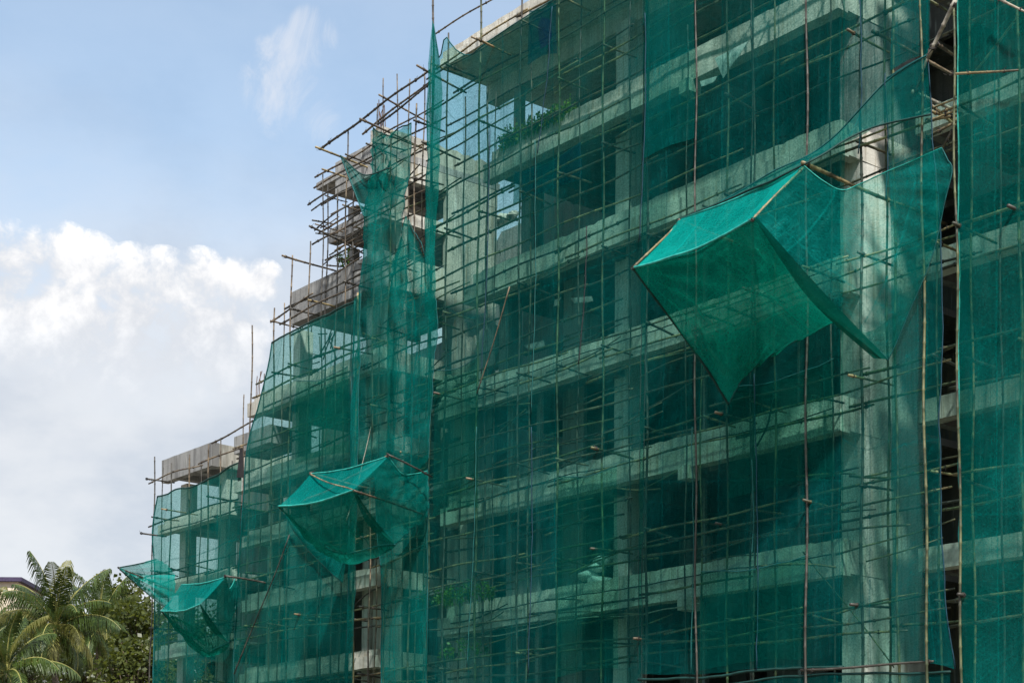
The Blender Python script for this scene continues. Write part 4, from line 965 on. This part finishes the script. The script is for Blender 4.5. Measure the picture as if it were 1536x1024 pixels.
# ------------------------------------------------------------------ trees
def frond(rr, L, droop, mat, root, base, az, up):
    """one coconut frond: arched midrib with two combs of hanging leaflets"""
    d = Vector((math.cos(az), math.sin(az), 0)); n = 14; pts = []; p = Vector(base); a = up
    for i in range(n+1):
        pts.append(p.copy()); st = L/n
        p = p + (d*math.cos(a)+Vector((0, 0, 1))*math.sin(a))*st
        a -= droop/n*(.5+1.0*i/n)
    mb = MB(); mb.tube(pts, [.05*(1-.8*i/n) for i in range(n+1)], 5); nrib = len(mb.f)
    side = d.cross(Vector((0, 0, 1)))
    tw = rr.uniform(-.5, .5)
    m_ = 48
    for k in range(m_):
        f = .10+.90*k/m_; x = f*n; i = min(n-1, int(x)); q = pts[i].lerp(pts[i+1], x-i); t = (pts[i+1]-pts[i]).normalized()
        nrm = side.cross(t).normalized()
        ll = L*.29*math.sin(math.pi*min(.97, .12+.86*f))**.6*rr.uniform(.85, 1.1)
        for s in (-1, 1):
            o = (side*s*math.cos(tw*s)*rr.uniform(.6, 1)+nrm*math.sin(tw)*.6+t*.6+Vector((0, 0, -.28))).normalized()
            o2 = (o*.45+Vector((0, 0, -1.0-.4*rr.random()))+t*.1).normalized()
            w_ = t*.032
            e1 = q+o*ll*.5; e2 = e1+o2*ll*.55
            mb.add([q-w_*.6, q+w_*.6, e1+w_, e1-w_, e2+w_*.15, e2-w_*.15], [(0, 1, 2, 3), (3, 2, 4, 5)])
    o = mb.build('frond', mat, root, base); o.data.materials.append(RIB)
    for p_ in o.data.polygons[:nrib]: p_.material_index = 1
    return o
def palm(label, px, py, dist, L, nf, seed, grp='coconut palms beside the building'):
    rr = random.Random(seed); top = atD(px, py, dist); root = empty('coconut_palm', (top.x, top.y, 0), label, 'palm tree', grp)
    mb = MB(); n = 26; pts = []; rad = []
    for i in range(n+1):
        f = i/n; pts.append(Vector((top.x+.5*math.sin(f*2)*(1-f), top.y, top.z*f))); rad.append((.24-.10*f)*(1.05 if i % 2 else .97))
    mb.tube(pts, rad, 9); mb.build('trunk', TRUNK, root, None, True)
    for i in range(nf):
        f = i/(nf-1); az = i*2.39996+rr.uniform(-.25, .25)
        up = math.radians(84-118*f+rr.uniform(-12, 12)); dr = math.radians(48+62*min(1, f*1.6)+rr.uniform(-18, 18))
        frond(rr, L*(.80+.25*math.sin(math.pi*min(1, f+.15)))*rr.uniform(.9, 1.08), dr, PALM if rr.random() < .84 else PALM_Y, root, top+Vector((0, 0, .25-.3*f)), az, up)
    for i in range(6):
        az = i*1.05; m_ = MB(); c = top+Vector((math.cos(az)*.3, math.sin(az)*.3, -.45-.1*(i % 2)))
        V = []; 
        for a in range(7):
            for b in range(8):
                th, ph = math.pi*a/6, 2*math.pi*b/8; V.append(c+Vector((math.sin(th)*math.cos(ph)*.13, math.sin(th)*math.sin(ph)*.13, math.cos(th)*.16)))
        m_.add(V, [(a*8+b, a*8+(b+1) % 8, (a+1)*8+(b+1) % 8, (a+1)*8+b) for a in range(6) for b in range(8)]); m_.build('coconut', WEED, root, None, True)
    return root
palm('tall coconut palm with arching fronds, centre front of the palm group', 84, 944, 82, 3.8, 32, 4)
palm('coconut palm half cut off at the left picture edge', -30, 968, 88, 4.0, 26, 9)
palm('coconut palm partly hidden behind the centre palm, nearer the building', 148, 948, 96, 3.7, 24, 14)
palm('lower coconut palm whose fronds show at the bottom left corner', 10, 1010, 76, 3.4, 22, 23)

palm('slender coconut palm between the centre palm and the net', 176, 962, 104, 3.6, 22, 31)
def tree(label, px, py, dist, rx, rz, nclump, seed, leafs=60):
    rr = random.Random(seed); c = atD(px, py, dist); root = empty('broadleaf_tree', (c.x, c.y, 0), label, 'tree', 'broadleaf trees behind the palms')
    tr = MB(); tr.tube([Vector((c.x, c.y, 0)), Vector((c.x+.1, c.y, c.z*.4)), Vector((c.x, c.y, c.z*.75)), c], [.32, .26, .2, .08], 8)
    lf = MB()
    for i in range(nclump):
        while True:
            v = Vector((rr.uniform(-1, 1), rr.uniform(-1, 1), rr.uniform(-1, 1)))
            if .25 < v.length < 1: break
        q = c+Vector((v.x*rx, v.y*rx, v.z*rz)); s0 = Vector((c.x, c.y, max(c.z*.5, q.z-rr.uniform(1.5, 3))))
        tr.tube([s0, s0.lerp(q, .5)+Vector((0, 0, -.15)), q], [.07, .04, .015], 4)
        cr = rr.uniform(.35, .75)
        for k in range(leafs):
            u = Vector((rr.gauss(0, 1), rr.gauss(0, 1), rr.gauss(0, .8)))*cr*.6
            if u.length > cr*1.25: u *= cr/u.length
            p = q+u; d = (u.normalized()+Vector((rr.uniform(-.5, .5), rr.uniform(-.5, .5), rr.uniform(-.6, .4)))).normalized()
            s = rr.uniform(.2, .36); w_ = d.cross(Vector((rr.uniform(-1, 1), rr.uniform(-1, 1), rr.uniform(-1, 1)))).normalized()*s*.38
            lf.add([p, p+d*s*.5+w_, p+d*s, p+d*s*.5-w_], [(0, 1, 2, 3)])
    tr.build('trunk', WOOD, root, None, True); lf.build('crown', LEAF, root)
tree('broadleaf tree with a feathery top tuft, right behind the palms', 184, 928, 100, 1.9, 2.4, 60, 1)
tree('broadleaf tree beside the net, lowest of the two crown tops', 212, 955, 92, 1.5, 2.3, 50, 2)
tree('low broadleaf tree filling the gap under the palm fronds', 130, 1005, 108, 3.0, 2.2, 70, 3)
tree('bushy tree at the far left behind the palms', 35, 985, 112, 3.2, 2.6, 80, 6)
tree('small tree at the foot of the far wing', 200, 1015, 90, 2.2, 2.0, 60, 8)

tree('tree seen through the far wing net, left of its columns', 262, 985, 112, 2.4, 3.0, 70, 10)
tree('tree seen through the far wing net, behind its right columns', 330, 975, 118, 2.6, 3.0, 70, 11)
# pale house far left
hc = atD(-40, 900, 150)
house = empty('apartment_house', (hc.x, hc.y, 0), 'cream house with a dark purple roof edge, far left behind the palms', 'house')
zt = atD(10, 868, 150).z; e0 = atD(-150, 868, 150); e1 = atD(27, 868, 150)
def orient(mb_pts): return mb_pts
ux = (Vector((e1.x, e1.y, 0))-Vector((e0.x, e0.y, 0))).normalized(); uy = Vector((-ux.y, ux.x, 0))
if uy.dot(Vector((hc.x, hc.y, 0))) < 0: uy = -uy
def obox(o, a, b, c, d, z0, z1):
    q = [o+ux*a+uy*c, o+ux*b+uy*c, o+ux*b+uy*d, o+ux*a+uy*d]
    return [(p.x, p.y, z0) for p in q]+[(p.x, p.y, z1) for p in q], [(0, 3, 2, 1), (4, 5, 6, 7), (0, 1, 5, 4), (1, 2, 6, 5), (2, 3, 7, 6), (3, 0, 4, 7)]
o0 = Vector((e1.x, e1.y, 0))
mb = MB(); mb.add(*obox(o0, -11, 0, 0, 8, 0, zt-.25)); mb.build('wall', BEIGE, house)
mb = MB(); mb.add(*obox(o0, -11.4, .45, -.45, 8.4, zt-.247, zt+.12)); mb.build('roof', PURPLE, house)
for a in (-3.2, -6.4, -9.4):
    for z in (zt-2.6, zt-5.8):
        mb = MB(); mb.add(*obox(o0, a-.7, a+.7, -.06, -.003, z-.7, z+.7)); w_ = mb.build('window', PURPLE, house)
